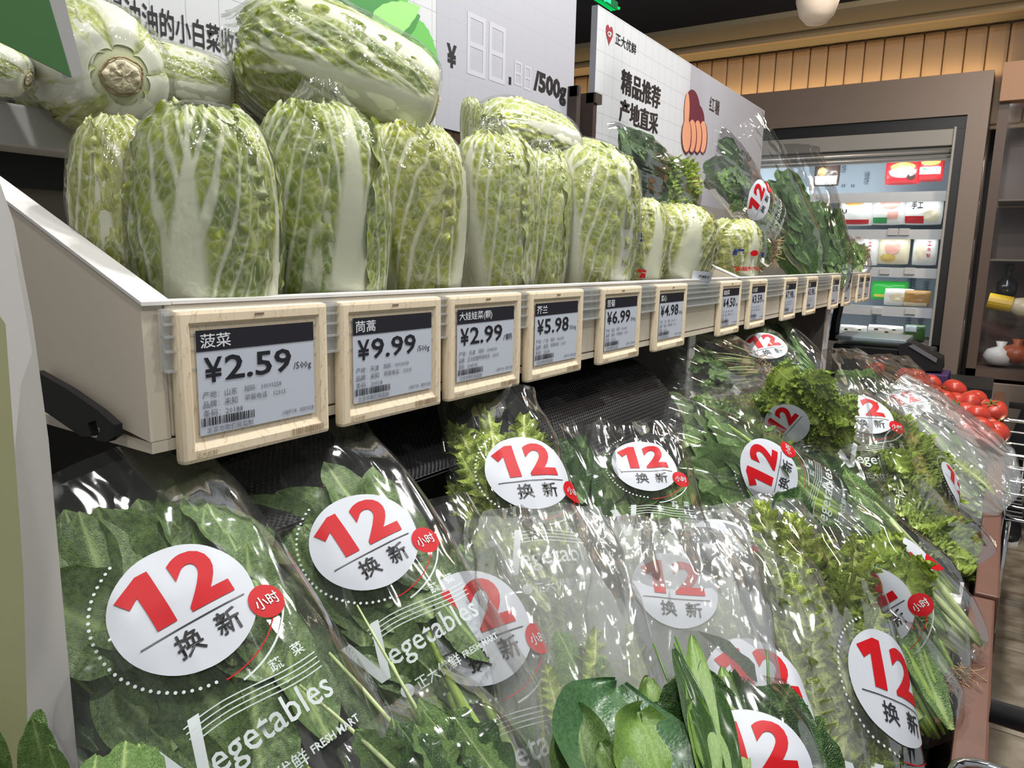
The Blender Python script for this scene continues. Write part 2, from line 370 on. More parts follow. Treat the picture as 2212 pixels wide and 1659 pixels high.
for i in range(62):
    link('slat', slat_m, so, (.285, 4.6-i*.108, -cz1))
# down-light in the soffit
dl = thing('downlight', ((xnear+XW)/2, .02, ctop-.004), 'round glowing downlight set in the olive soffit', 'light')
MB().lathe([(.06,0),(.06,.003)], 24, ((xnear+XW)/2,.02,ctop-.004)).obj('lens', mat('lamp_glow', (1,.9,.7), .5, emit=6), dl)
MB().tube([((xnear+XW)/2+.068*math.cos(a), .02+.068*math.sin(a), ctop-.004) for a in np.linspace(0, 2*PI, 25)], .006, 6, False).obj('ring', M['shelf_white'], dl)
lamp('cove_light', (XW+.20, .9, zc0+.012), 9, .04, (1,.70,.36), (XW+.20, .9, cz0+1), 6.5)
lamp('aisle_fill', (XW-1.6, -.4, -.9), 9, .5, (1,.85,.62), (XW-.6, .2, 2))  # fill added low down, aimed upward to brighten the soffit
lamp('aisle_fill', (XW-1.3, -.6, 1.9), 22, .3, (1,.78,.56), (XW, .1, .2))  # warm fill added to brighten the cooler front

# ---------------------------------------------------------------- cooler
def XY(px, py, x=XW): p = onX(px, py, x); return p[1], p[2]
ck = thing('open_cooler', (XW, .6, -1.4), 'tall lit open refrigerated cabinet with brown frame beyond the vegetables', 'fridge')
yo = XY(2110,460)[0]; yi = XY(2084,300)[0]; zt = zc0; zi = XY(2080,248)[1]
frame_m = mat('cooler_frame', (.235,.185,.155), .45, metal=.2)
MB().box(XW, XW+.7, yo, yi, -1.4, zi).box(XW, XW+.7, yo, 3.6, zi, zt).obj('outer_frame', frame_m, ck)
MB().box(XW+.02, XW+.1, yi, yi+.045, -1.3, zi-.071).box(XW+.02,XW+.1, yi, 3.4, zi-.07, zi).obj('shadow_gap', M['black'], ck)
yin = XY(2058,300)[0]
MB().box(XW+.0, XW+.6, yi+.045, yin, -1.3, zi-.06, .004).obj('inner_frame', mat('inner_frame_grey', (.42,.41,.39), .4), ck)
MB().box(XW+.005, XW+.12, yin, 3.4, zi-.16, zi-.07, .004).box(XW+.04, XW+.075, yin, 3.4, zi-.235, zi-.161, .004).obj('fascia', mat('fascia_grey', (.34,.335,.32), .4), ck)
zb = XY(1950,330)[1]
MB().tube([(XW+.03, yin, zb), (XW+.03, 3.4, zb)], .012, 10).tube([(XW+.04, yin, zb-.03), (XW+.04, 3.4, zb-.03)], .008, 8).obj('blind_rail', mat('rail_grey', (.5,.5,.5), .3, metal=.6), ck, True)
liner = mat('liner_blue', (.50,.60,.68), .5)
MB().box(XW+.56, XW+.6, yin, 3.4, -1.3, zi-.1).obj('liner', liner, ck)
MB().box(XW+.02, XW+.7, yi, 3.6, -1.4, XY(2000,745)[1]).obj('plinth', M['taupe'], ck)
shelf_px = [410, 494, 580, 668]
shelf_m = mat('cooler_shelf', (.66,.70,.74), .35); tagm = mat('small_tag', (.66,.67,.68), .4)
SZ = []
for i, py in enumerate(shelf_px):
    z_ = XY(2000, py)[1]; z1_ = XY(2000, py+18)[1]; SZ.append(z_)
    s_ = MB().box(XW+.12, XW+.56, yin+.002, 3.4, z1_, z1_+.02).box(XW+.10, XW+.12, yin+.002, 3.4, z1_-.01, z_).obj('shelf', shelf_m, ck)
    lamp('shelf_light', (XW+.15, 1.3, z1_-.012), 2.2, 2.6, (.93,.98,1), (XW+.40, 1.3, z1_-.6), .02)
lamp('shelf_light', (XW+.09, 1.3, zi-.25), 9, 2.6, (.93,.98,1), (XW+.50, 1.3, zi-.55), .02)
for i, pxs in enumerate([[], [1925,1950], [1907,1962], [1890,1963]]):
    for px in pxs:
        y_, z_ = XY(px, shelf_px[i]+2)
        MB().box(XW+.085, XW+.10, y_-.028, y_+.028, z_-.03, z_+.01, .002).obj('shelf_tag', tagm, ck)
inkblue = mat('liner_print', (.16,.22,.28), .6)
for px, py in ((1822,360),(1872,385),(1972,612),(2000,620),(1965,610),(1888,690),(1962,692),(1988,700),(1800,690),(1822,398),(1842,398)):
    y_, z_ = XY(px, py, XW+.555)
    v, f = text2('冷鲜' if py < 395 or py > 400 else 'II', -.016 if py>398 or py<395 else -.01, .016 if py>398 or py<395 else .01, -.045 if py not in (398,) else -.02, .045 if py not in (398,) else .0, .01, 1)
    flat('liner_print', (v+np.array([-y_, z_]), f), inkblue, planeX(XW+.555), ck)

def pillow(name, x, y0, y1, z0, z1, d, base, patches, label, group, lean=.0):
    """a plump food packet standing on a shelf: front faces -X"""
    n1, n2 = 14, 16; U, V = np.meshgrid(np.linspace(-1, 1, n1), np.linspace(-1, 1, n2), indexing='ij')
    cy, cz, hw, hh = (y0+y1)/2, (z0+z1)/2, abs(y1-y0)/2, (z1-z0)/2
    sd = int(abs(y0)*977+z0*331) % 97
    def surf(u, v, s):
        puff = (np.clip(1-np.abs(u)**3, 0, 1)**.6)*(np.clip(1-np.abs(v)**4, 0, 1)**.6)
        nn = .12*vn(u*3, v*3, s, sd)
        return np.stack([x-s*d*(puff*(1+nn))+(v+1)*lean, cy-u*hw*(1-.05*np.abs(v)**3), cz+v*hh*(1-.04*np.abs(u)**2)], -1)
    t = thing(name, (x, cy, z0), label, 'packet', group)
    A, B = surf(U, V, 1), surf(U, V, -1)
    vv = np.concatenate([A.reshape(-1, 3), B.reshape(-1, 3)])-np.array(t.location)
    ff = np.concatenate([grid_faces(n1, n2), grid_faces(n1, n2, n1*n2)[:, ::-1]])
    link('pouch', mesh('pouch', vv, ff, base), t)
    for nm, vf, m_ in patches:
        v, f = refine(vf, .25)
        P = surf(v[:, 0], v[:, 1], 1)-np.array(t.location); P[:, 0] -= .0022
        link(nm, mesh(nm, P, f, m_, True), t)
    return t
pr = mat('packet_red', (.50,.025,.03), .25); pw = mat('packet_white', (.70,.71,.68), .25); pbr = mat('packet_brown', (.055,.035,.03), .25)
po = mat('packet_orange', (.62,.30,.08), .3); pg = mat('packet_green', (.05,.30,.10), .3); ppk = mat('packet_pink', (.68,.36,.30), .3); pcr = mat('packet_cream', (.66,.60,.44), .35); pgg = mat('bright_green', (.05,.55,.08), .3)
def pk(px0, px1, py0, py1, base, patches, name, label, group, d=.035, x=XW+.22):
    y0, z1 = XY(px0, py0, x); y1, z0 = XY(px1, py1, x)
    return pillow(name, x, y1, y0, z0, z1, d, base, patches, label, group)
R2, D2 = rect2, disc2
pk(1762,1812,342,402, pbr, [('food_picture', D2(-.3,.0,.35,16,2,.3), po), ('white_band', R2(-.85,.85,-.9,-.3), pw)], 'snack_packet', 'dark brown packet with orange food picture alone on the top cooler shelf', None)
pk(1916,1987,342,398, pr, [('food_picture', D2(0,.28,.7,18,2,.32), po), ('white_band', D2(0,-.12,.75,18,2,.4), pw), ('dark_seal', D2(.5,-.45,.25,14,1), pbr), ('lettering', text2('小食', -.1,.35,-.2,.05,.02,1), M['inkb'])], 'snack_packet', 'red packet with white oval and orange pastries, top cooler shelf', None)
pk(1986,2036,332,392, pr, [('food_picture', D2(0,.35,.75,18,2,.25), po), ('white_band', R2(-.8,.8,-.5,.0), pw), ('green_seal', D2(-.4,-.2,.25,14,1,.17), pg), ('lettering', text2('大荟', .1,.6,-.33,-.12,.02,1), M['inkb'])], 'snack_packet', 'red and white packet with green oval seal, right end of top cooler shelf', None)
pk(1816,1885,424,488, pw, [('food_picture', D2(-.1,.6,.6,18,2,.3), po), ('red_band', R2(-.8,.8,-.9,-.6), pr), ('lettering', text2('U', -.8,-.5,-.2,.1,.03,1), M['inkb'])], 'frozen_packet', 'white pouch with orange dumplings on top and red foot, second cooler shelf', None)
pk(1886,1954,424,486, pw, [('food_picture', D2(.1,.5,.6,18,2,.4), ppk), ('green_band', R2(-.85,.0,-.9,-.5), pg), ('red_patch', R2(.0,.6,-.6,-.1), ppk)], 'frozen_packet', 'white pouch with pink picture and green foot, second cooler shelf', None)
pk(1956,2034,424,486, pw, [('red_band', R2(-.9,.1,-.9,-.4), pr), ('food_picture', D2(.45,-.4,.4,16,1,.4), pcr), ('lettering', text2('手工', -.6,.0,.1,.6,.03,1), M['inkb'])], 'frozen_packet', 'white pouch with black lettering and red corner, second cooler shelf', None)
for q, (a, b_, lb) in enumerate(((1848,1895,'white dumpling pouch with red upright lettering, left on the third cooler shelf'),(1975,2022,'white dumpling pouch with red upright lettering, right on the third cooler shelf'))):
    pk(a, b_, 510, 574, pw, [('clear_window', D2(-.3,-.1,.45,16,2,.55), pcr), ('red_lettering', text2('手工水饺', 0,1,0,1,.03,1), pr)], 'dumpling_pouch', lb, None)
for o in [o for o in bpy.data.objects if o.name.startswith('red_lettering')]:      # upright column of characters
    bpy.data.objects.remove(o)
for o in [o for o in bpy.data.objects if o.name.startswith('dumpling_pouch')]:
    for q, ch in enumerate('手工水饺'):
        h_ = .03; v, f = text2(ch, 0, .022, 0, .026, .03, 1)
        P = np.stack([np.full(len(v), -.037), -v[:, 0]-.012, v[:, 1]+.155-q*.036], 1); link('red_lettering', mesh('red_lettering', P, f, pr, False), o)
pk(1900,1962,510,572, pcr, [('food_picture', D2(-.05,.2,.5,16,2,.5), ppk), ('noodles', D2(-.3,-.55,.5,16,2,.3), mat('noodle_yellow', (.55,.42,.12), .6))], 'noodle_pouch', 'cream pouch with noodles showing between two dumpling pouches', None)
pk(1884,1960,606,650, pgg, [('yellow_band', R2(-.8,.2,-.7,-.4), mat('packet_yellow', (.7,.6,.1), .3))], 'vegetable_pouch', 'bright green pouch lying on the fourth cooler shelf', None, .03, XW+.3)
pk(1912,1972,622,662, pw, [('clear_window', D2(0,0,.6,16,2,.5), pcr)], 'bun_pouch', 'white pouch in front of the bright green pouch', None, .03, XW+.2)
pk(1952,2008,626,664, mat('packet_tan', (.42,.24,.09), .4), [('pale_edge', R2(-.9,.8,-.95,-.5), pcr)], 'bread_pouch', 'tan bread pouch at the right end of the fourth cooler shelf', None, .03, XW+.18)
for a, b_, lb in ((1815,1872,'crumpled white pouch with black spots at left of the bottom cooler deck'),(1876,1950,'white and cream pouch in the middle of the bottom cooler deck')):
    pk(a, b_, 700, 728, pw, [('dark_spots', merge2([D2(-.5,.2,.15,8,1), D2(.1,-.2,.13,8,1), D2(.5,.3,.12,8,1)]), M['inkb'])], 'deck_pouch', lb, None, .03, XW+.18)
pk(1955,1996,700,740, mat('seaweed_green', (.05,.12,.03), .4), [('pale_side', R2(-.9,.2,.2,.9), liner)], 'seaweed_pouch', 'dark green pouch at the right of the bottom cooler deck', None, .03, XW+.15)

# ---------------------------------------------------------------- glass cabinet right of the cooler
gc = thing('glass_cabinet', (XW+.1, -.1, -1.4), 'brown cabinet with glass upper door and plain lower door right of the cooler', 'cabinet')
yr = yo-.04; zsill = XY(2150,800,XW+.05)[1]; ztop = XY(2180,220,XW+.05)[1]
fm = mat('cabinet_brown', (.11,.075,.06), .45, metal=.1)
MB().box(XW+.05, XW+.6, -1.6, yr, -1.4, -1.3).box(XW+.05, XW+.08, yr-.05, yr, -1.3, ztop).box(XW+.05, XW+.6, -1.6, yr, zsill-.05, zsill).box(XW+.57, XW+.6, -1.6, yr, -1.3, ztop).obj('carcass', fm, gc)
MB().box(XW+.03, XW+.05, -.6, yr-.06, zsill-.55, zsill-.07, .004).obj('door', frame_m, gc)
MB().box(XW+.03, XW+.05, -.6, yr-.06, -1.3, zsill-.57, .004).obj('drawer', frame_m, gc)
MB().box(XW+.0, XW+.6, -1.6, yr, ztop, ztop+.20).obj('cornice', mat('pinkish_panel', (.45,.28,.19), .6), gc)
MB().box(XW+.1, XW+.55, -1.6, yr-.05, XY(2180,560,XW+.1)[1]-.01, XY(2180,560,XW+.1)[1]).box(XW+.1, XW+.55, -1.6, yr-.05, XY(2180,430,XW+.1)[1]-.01, XY(2180,430,XW+.1)[1]).obj('glass_shelf', M['taupe'], gc)
MB().box(XW+.052, XW+.058, -1.6, yr-.05, zsill, ztop).obj('glass_door', film('cabinet_glass', haze=.0, gloss=.02, gmax=.3, rough=.05, strength=0), gc)
yy, zz = XY(2165,650,XW+.2)
yt = thing('yellow_tube', (XW+.2, yy, zz-.05), 'yellow cylinder lying on its side behind the cabinet glass', 'bottle')
MB().tube([(XW+.2, yy+.07, zz), (XW+.2, yy-.05, zz-.02)], .045, 16).obj('cap', mat('yellow_plastic', (.60,.40,.02), .3), yt)
MB().tube([(XW+.2, yy-.05, zz-.02), (XW+.2, yy-.09, zz-.03), (XW+.2, yy-.2, zz-.05)], [.04,.055,.06], 16).obj('body', pcr, yt, True)
yy, zz = XY(2178,600,XW+.3)
bd = thing('dark_bottle', (XW+.3, yy, zz-.1), 'black glass bottle with ring neck behind the cabinet glass', 'bottle')
MB().lathe([(.02,-.12),(.05,-.10),(.055,-.03),(.02,.01),(.018,.05),(.026,.052),(.026,.08),(.01,.085)], 16, (XW+.3, yy, zz)).obj('body', M['black_gloss'], bd, True)
for q, (px, py, c, lb) in enumerate(((2160,770,(.6,.6,.62),'round white plastic bag bundle low in the glass cabinet'),(2195,765,(.35,.08,.03),'dark red round bundle low in the glass cabinet'))):
    yy, zz = XY(px, py, XW+.25)
    t_ = thing('bundle', (XW+.25, yy, zz-.05), lb, 'bundle')
    MB().lathe([(.01,-.05),(.07,-.045),(.09,0),(.07,.04),(.02,.06),(.03,.09),(.01,.09)], 16, (XW+.25, yy, zz)).obj('wrap', mat('bundle_wrap', c, .4), t_, True)

# ---------------------------------------------------------------- exit sign, pendant
ye = 1.22; p0, p1 = onY(1249,-40,ye), onY(1337,18,ye)
ex = thing('exit_sign', (p0[0], ye, p1[2]), 'green illuminated exit sign hanging under the black ceiling', 'sign')
MB().box(p0[0], p1[0], ye, ye+.03, p1[2], p0[2], .004).obj('housing', mat('green_rim', (.0,.62,.12), .4, emit=.7), ex)
MB().box(p0[0]+.015, p1[0]-.015, ye-.003, ye, p1[2]+.015, p0[2]-.01).obj('face', mat('exit_green', (.0,.10,.03), .4, emit=.3), ex)
g_ = mat('exit_glow', (.02,.9,.25), .4, emit=.9)
hh = p0[2]-p1[2]; rr = lambda a, b_: (p0[0]+a*(p1[0]-p0[0]), p1[2]+b_*hh)
flat('running_figure', merge2([line2([rr(.12,.18), rr(.3,.42), rr(.45,.5)], .014), line2([rr(.45,.5), rr(.6,.28), rr(.75,.3)], .014), line2([rr(.45,.5), rr(.55,.8)], .02), D2(*rr(.6,.9), .012, 12)]), g_, planeY(ye-.005), ex)
MB().tube([(p0[0]+.1, ye+.015, p0[2]), (p0[0]+.1, ye+.015, 2.0)], .006, 6).obj('hanger', M['black'], ex)
pc = onX(1770,-40,2.6)
pd = thing('pendant_lamp', (pc[0], pc[1], 2.0), 'pale woven drop shaped pendant lamp hanging at the top', 'lamp')
bz = onX(1772,54,2.6)[2]
MB().lathe([(.005,bz),(.03,bz+.006),(.052,bz+.03),(.064,bz+.07),(.068,bz+.12),(.06,bz+.2),(.03,bz+.28),(.01,bz+.3)], 28, (pc[0], pc[1], 0)).obj('shade', mat('pale_veneer', (.66,.53,.42), .5, var=.06, scale=60), pd, True)
MB().tube([(pc[0], pc[1], bz+.3), (pc[0], pc[1], 2.0)], .004, 6).obj('cord', M['black'], pd)

# ================================================================= SHELF
YL = .562; ZT = -.045; XL = .325
# back panel + strip coloured as the shaded gap
sf = thing('gondola_back', (0, .98, -1.4), 'taupe steel back panel of the display standing behind the trays', 'panel')
MB().box(-.35, 4.2, .98, 1.0, -1.4, .2).obj('panel', mat('grey_back', (.20,.19,.175), .5), sf)
MB().box(-.35, 4.2, .962, .98, onY(0,400,.96)[2], onY(0,310,.96)[2]).obj('gap_shade_strip', M['navy'], sf)  # dark colour stands in for the shaded gap under the shelf board
# upper shelf (front face)
Ys = .90; za, zb_ = onY(0,218,Ys)[2], onY(0,312,Ys)[2]
us = thing('upper_shelf', (0, Ys, zb_), 'pale grey upper shelf board carrying the cabbages at the top left', 'shelf')
MB().box(-.4, 1.74, Ys, 1.04, zb_, za, .003).obj('board', M['shelf_white'], us)
def tray(x0, x1, label, far):
    t = thing('display_tray', (x0, YL, -.17), label, 'tray')
    MB().box(x0+.001, x1, YL, .97, -.165, -.1555).obj('floor_pan', M['beige'], t)
    MB().box(x0+.0185, x1, YL, YL+.022, -.154, ZT, .002).obj('front_lip', M['beige'], t)
    MB().prism([(YL, -.155), (YL+.002, ZT), (.97, .115), (.97, -.10)], x0, x0+.018, 'x').obj('side_panel', M['beige'], t)
    MB().prism([(YL-.001, ZT), (YL-.001, ZT+.003), (.97, .118), (.97, .115)], x0-.001, x0+.024, 'x').box(x0+.025, x1, YL-.001, YL+.024, ZT+.0002, ZT+.003).obj('edge_cap', M['beige_edge'], t)
    r = MB().box(x0+.012, x1, YL-.006, YL-.001, -.098, ZT-.003)
    for z_ in (-.052, -.06, -.07, -.082, -.098): r.box(x0+.012, x1, YL-.010, YL-.005, z_-.001, z_+.001)
    r.obj('label_rail', M['rail'], t)
    return t
tray(XL, 1.868, 'beige display tray holding the wrapped cabbages, nearest tray', 0)
tray(1.875, 4.0, 'beige display tray holding the bagged greens beyond the cabbages', 1)
t = thing('tray_bracket', (.31, .7, -.25), 'black steel bracket arm with hook under the near tray end', 'bracket')
pa = [onX(px, py, .318)[1:] for px, py in ((92,800),(160,838),(228,885),(262,915),(262,940),(245,952),(222,948),(232,925),(222,905),(205,912),(212,940),(190,940),(95,875))]
MB().prism([tuple(p) for p in pa], .312, .319, 'x').obj('arm', M['black'], t)
for p in ((.06,.95),):
    MB().box(.300,.325,.9,.96,-.35,-.1).obj('clamp', M['black'], t)
# left upright of the fixture and price card holder
lu = thing('end_upright', (.19, .5, -1.4), 'pale grey upright end panel at the left edge of the shelf', 'panel')
q = [onY(px, py, .50) for px, py in ((0,395),(30,480),(70,690),(105,950),(135,1290),(169,1659),(200,1990))]
poly = [(p[0], p[2]) for p in q]+[(-.05, -.9), (-.05, .15)]
MB().prism(poly, .50, .53).obj('outer_panel', M['white_panel'], lu)
q = [onY(px, py, .47) for px, py in ((0,400),(22,490),(70,760),(45,830),(8,1230))]
MB().prism([(p[0], p[2]) for p in q]+[(.02, -.45), (.02, .1)], .47, .485).obj('inner_panel', mat('inner_white', (.70,.68,.66), .4), lu)
q = [onY(px, py, .42) for px, py in ((-60,600),(12,700),(50,1230),(62,1659),(-60,1800))]
gp = thing('green_card', (.1, .42, -.6), 'blurred yellow green card at the bottom left edge', 'card')
MB().prism([(p[0], p[2]) for p in q], .42, .425).obj('card', mat('yellow_green_card', (.40,.40,.22), .5, var=.2, scale=6), gp)
# hanging green board top left
gb = thing('green_board', (.1, .42, .2), 'green board with white edge hanging in the top left corner', 'sign')
q = [onY(px, py, .42) for px, py in ((-40,-40),(95,-40),(154,167),(0,90),(-40,70))]
MB().prism([(p[0], p[2]) for p in q], .42, .421).obj('face', mat('board_green', (.055,.17,.045), .5), gb)
q = [onY(px, py, .422) for px, py in ((92,-40),(128,-40),(178,160),(154,167))]
MB().prism([(p[0], p[2]) for p in q], .421, .43).obj('edge', mat('board_edge', (.45,.45,.44), .5), gb)

# ---------------------------------------------------------------- price tags
def textbox(parent, txt, x0, x1, z0, z1, m, name, y, bold=0, res=1):
    return flat(name, text2(txt, x0, x1, z0, z1, bold, res), m, planeY(y), parent)
random.seed(3)
bars = []
x = 0
while x < 1:
    w_ = random.choice((.008,.008,.016,.024)); bars.append((x, x+w_)); x += w_+random.choice((.008,.012,.02))
bars = [b_ for b_ in bars if b_[1] <= 1]
TAGW = .160
tags = [(.339,'菠菜','2.59','/500g','山东','未知','10010258','20188','first price tag showing 2.59, largest, at the near end of the rail'),
 (.516,'茼蒿','9.99','/500g','天津','未知','10010018','20018','price tag showing 9.99, second from the near end'),
 (.690,'大娃娃菜(颗)','2.99','/颗','天津','正大优鲜','10045934','10045934','price tag showing 2.99 with the longest header text'),
 (.870,'芥兰','5.98','/500g','广东','未知','10010350','22678','price tag showing 5.98, fourth from the near end'),
 (1.093,'苦菊','6.99','/500g','河北','未知','10010248','20192','price tag showing 6.99, fifth from the near end'),
 (1.325,'菜心','4.98','/500g','广东','未知','10010115','20113','price tag showing 4.98, left of the tray joint'),
 (1.705,'娃娃菜','4.50','/份','天津','未知','10010427','20455','price tag showing 4.50 over the beige divider'),
 (1.944,'小白菜','3.59','/500g','河北','未知','10010231','20113','price tag showing 3.59, first on the far tray'),
 (2.30,'西芹','7.98','/500g','山东','未知','10010092','20192','price tag hanging just before the second divider'),
 (2.60,'生菜','3.98','/500g','河北','未知','10010107','20118','price tag hanging right over the second divider'),
 (3.02,'油菜','3.90','/500g','河北','未知','10010182','20193','price tag past the second divider, in front of the black scale pole'),
 (3.30,'莜麦','5.99','/500g','天津','未知','10010188','20195','price tag with brown rail behind it, left of the last pair'),
 (3.62,'香菜','4.50','/份','天津','未知','10010188','20195','price tag at the far end, left one of the last pair'),
 (3.80,'韭菜','4.50','/份','天津','未知','10010188','20195','price tag at the far end, right one of the last pair')]
fm_ = None
for i, (x0, nm, pr_, un, org, br, code, bc, lb) in enumerate(tags):
    if i == 11: x0 = 3.29
    t = thing('price_tag', (x0+.006, YL-.0005, -.178), lb, 'price tag', 'wood framed price tags on the tray rail')
    if fm_ is None:
        W_, H_, D_ = TAGW, .129, .012
        b0 = MB(); s = .020
        # frame: four bevelled bars + back, screen recessed
        b0.box(0, W_, 0, D_-.0, 0, H_, .004)
        o1 = b0.obj('frame', M['wood'], None); me0 = o1.data; bpy.data.objects.remove(o1)
        bm = bmesh.new(); bm.from_mesh(me0)
        fr = [f for f in bm.faces if f.normal.y < -.99][0]
        r1 = bmesh.ops.inset_region(bm, faces=[fr], thickness=.0095)
        r2 = bmesh.ops.inset_region(bm, faces=[fr], thickness=.004, depth=-.003)
        for v in fr.verts: v.co.z += .004 if v.co.z < H_/2 else 0
        bm.to_mesh(me0); bm.free(); fm_ = me0
    o = link('frame', fm_, t, (0, -.012, 0))
    sx0, sx1, sz0, sz1 = .0175, W_-.0175, .0225, H_-.0175
    ys = -.0105
    def P(v): return np.stack([v[:, 0], np.full(len(v), 0.), v[:, 1]], 1)
    def put(name, vf, m_, dy=0, res=1):
        v, f = vf; q = np.stack([v[:, 0], np.full(len(v), ys-dy), v[:, 1]], 1); return link(name, mesh(name, q, f, m_, False), t)
    put('screen', R2(sx0, sx1, sz0, sz1), M['screen'])
    sw, sh = sx1-sx0, sz1-sz0
    sx = lambda a: sx0+a*sw
    sz = lambda a: sz0+a*sh
    put('header_bar', R2(sx0, sx1, sz(.80), sz1), M['ink'], .0003)
    far = x0 > 2.2
    nw = min(.62, .13*len(nm)) if len(nm) < 4 else .62
    put('header_text', text2(nm, sx(.03), sx(.03+nw*.9), sz(.83), sz(.965), .0 if far else .008, 1), M['screenwhite'], .0006)
    put('price_text', merge2([text2('¥', sx(.05), sx(.19), sz(.50), sz(.74), .018, 2), text2(pr_, sx(.21), sx(.78), sz(.50), sz(.745), .016, 2), text2(un, sx(.80), sx(.97), sz(.49), sz(.585), .0, 1)]), M['ink'], .0004)
    if not (x0 > 3.0):
        put('detail_text', merge2([text2('产地：'+org, sx(.03), sx(.30), sz(.35), sz(.42), 0, 1), text2('品牌：'+br, sx(.03), sx(.30 if len(br) < 3 else .36), sz(.26), sz(.33), 0, 1),
            text2('条码：'+bc, sx(.03), sx(.34), sz(.17), sz(.24), 0, 1), text2('短码：'+code, sx(.36), sx(.68), sz(.36), sz(.42), 0, 1), text2('举报电话：12315', sx(.36), sx(.72), sz(.27), sz(.33), 0, 1),
            text2('小程序下单，享更多优惠', sx(.68), sx(.985), sz(.045), sz(.09), 0, 1), text2('北京市物价局监制', sx(.05), sx(.42), sz(.00)+.001, sz(.07), 0, 1)]), M['greyink'], .0005)
    put('barcode', merge2([rect2(sx(.01+a*.43), sx(.01+b_*.43), sz(.085), sz(.165)) for a, b_ in bars]), M['ink'], .0005)
    ys = -.0124
    v, f = merge2([rect2(W_*.70+a*W_*.25, W_*.70+b_*W_*.25, .005, .0115) for a, b_ in bars]+[text2('正大优鲜', .012, .032, .0045, .009, 0, 1)])
    link('frame_marks', mesh('frame_marks', np.stack([v[:, 0], np.full(len(v), ys), v[:, 1]], 1), f, M['woodprint'], False), t)
    v, f = R2(W_*.5-.005, W_*.5+.005, H_-.0075, H_-.0055)
    link('slot', mesh('slot', np.stack([v[:, 0], np.full(len(v), ys), v[:, 1]], 1), f, M['slot'], False), t)

# ---------------------------------------------------------------- sign boards
def grid_mat(name, base, line, s=.058, wd=.02):
    m, nt, b, o = nodes_of(name); L = nt.links.new
    tc = N(nt, 'ShaderNodeTexCoord'); sp = N(nt, 'ShaderNodeSeparateXYZ'); L(tc.outputs['Object'], sp.inputs[0]); r = []
    for k in (0, 2):
        d = N(nt, 'ShaderNodeMath', operation='DIVIDE'); d.inputs[1].default_value = s; L(sp.outputs[k], d.inputs[0])
        f = N(nt, 'ShaderNodeMath', operation='FRACT'); L(d.outputs[0], f.inputs[0])
        c = N(nt, 'ShaderNodeMath', operation='LESS_THAN'); c.inputs[1].default_value = wd; L(f.outputs[0], c.inputs[0]); r.append(c)
    mx = N(nt, 'ShaderNodeMath', operation='MAXIMUM'); L(r[0].outputs[0], mx.inputs[0]); L(r[1].outputs[0], mx.inputs[1])
    c = N(nt, 'ShaderNodeMix', data_type='RGBA'); c.inputs[6].default_value = (*base, 1); c.inputs[7].default_value = (*line, 1)
    L(mx.outputs[0], c.inputs[0]); L(c.outputs[2], b.inputs['Base Color']); b.inputs['Roughness'].default_value = .5
    return m
YS = 1.08
def SY(px, py, y=YS): p = onY(px, py, y); return p[0], p[2]
gridw = grid_mat('grid_white', (.47,.48,.50), (.25,.26,.29)); gridg = grid_mat('grid_grey', (.33,.33,.37), (.27,.28,.32), wd=.012)
ghost = mat('ghost_digit', (.40,.40,.44), .5)
def tb_(parent, txt, a, b_, m_, name, bold=.02, y=YS):
    (x0, z0), (x1, z1) = SY(*a, y), SY(*b_, y); return flat(name, text2(txt, x0, x1, z0, z1, bold, 2), m_, planeY(y-.0012), parent)
x1, _ = SY(1240,160); zl = SY(1238,345)[1]; xm = SY(942,150)[0]
s1 = thing('sign_board', (.2, YS, zl), 'large white grid sign board behind the big cabbage, grey price half', 'sign')
MB().box(-.1, x1, YS, YS+.02, zl, .78).obj('board', gridw, s1)
flat('grey_field', R2(xm, x1-.001, zl, .78), gridg, planeY(YS-.0006), s1)
(xa, zA), (xb, zB) = SY(228,20), SY(510,92)
hz = .048
tb_(s1, '绿油油的小白菜收菜', (230,36), (530,62), M['inkb'], 'headline', .03)
o = [c for c in s1.children if c.name.startswith('headline')][0]; bpy.data.objects.remove(o)
zc_ = (SY(300,40)[1]+SY(450,78)[1])/2
flat('headline', text2('绿油油的小白菜收菜', xa, SY(535,92)[0], zc_-.020, zc_+.022, .014, 2), M['inkb'], planeY(YS-.0012), s1)
(xa, za_), (xb, zb2) = SY(964,143), SY(986,100)
flat('currency_mark', text2('¥', xa, xb, za_, zb2, .05, 2), M['inkb'], planeY(YS-.0012), s1)
def seg8(x0, x1, z0, z1, t):
    zm = (z0+z1)/2
    return [rect2(x0+t, x1-t, z0, z0+t), rect2(x0+t, x1-t, z1-t, z1), rect2(x0+t, x1-t, zm-t/2, zm+t/2), rect2(x0, x0+t, z0, z1), rect2(x1-t, x1, z0, z1)]
parts = []
for a, b_ in (((1008,158),(1049,42)), ((1055,172),(1092,62))):
    (x0, z0), (x1_, z1) = SY(*a), SY(*b_); parts += seg8(x0, x1_, z0, z1, .011)
for a, b_ in (((1110,182),(1127,136)), ((1131,192),(1147,146))):
    (x0, z0), (x1_, z1) = SY(*a), SY(*b_); parts += seg8(x0, x1_, z0, z1, .006)
flat('blank_digits', merge2(parts), ghost, planeY(YS-.0012), s1)
(x0, z0) = SY(1098,182); flat('decimal_point', R2(x0, x0+.011, z0, z0+.018), M['inkb'], planeY(YS-.0012), s1)
(x0, z0), (xz, z1) = SY(1151,212), SY(1223,188)
z0 = SY(1190,212)[1]; z1 = SY(1175,158)[1]
flat('unit_text', text2('/500g', x0, xz, z0-.01, z1, .05, 2), M['inkb'], planeY(YS-.0012), s1)
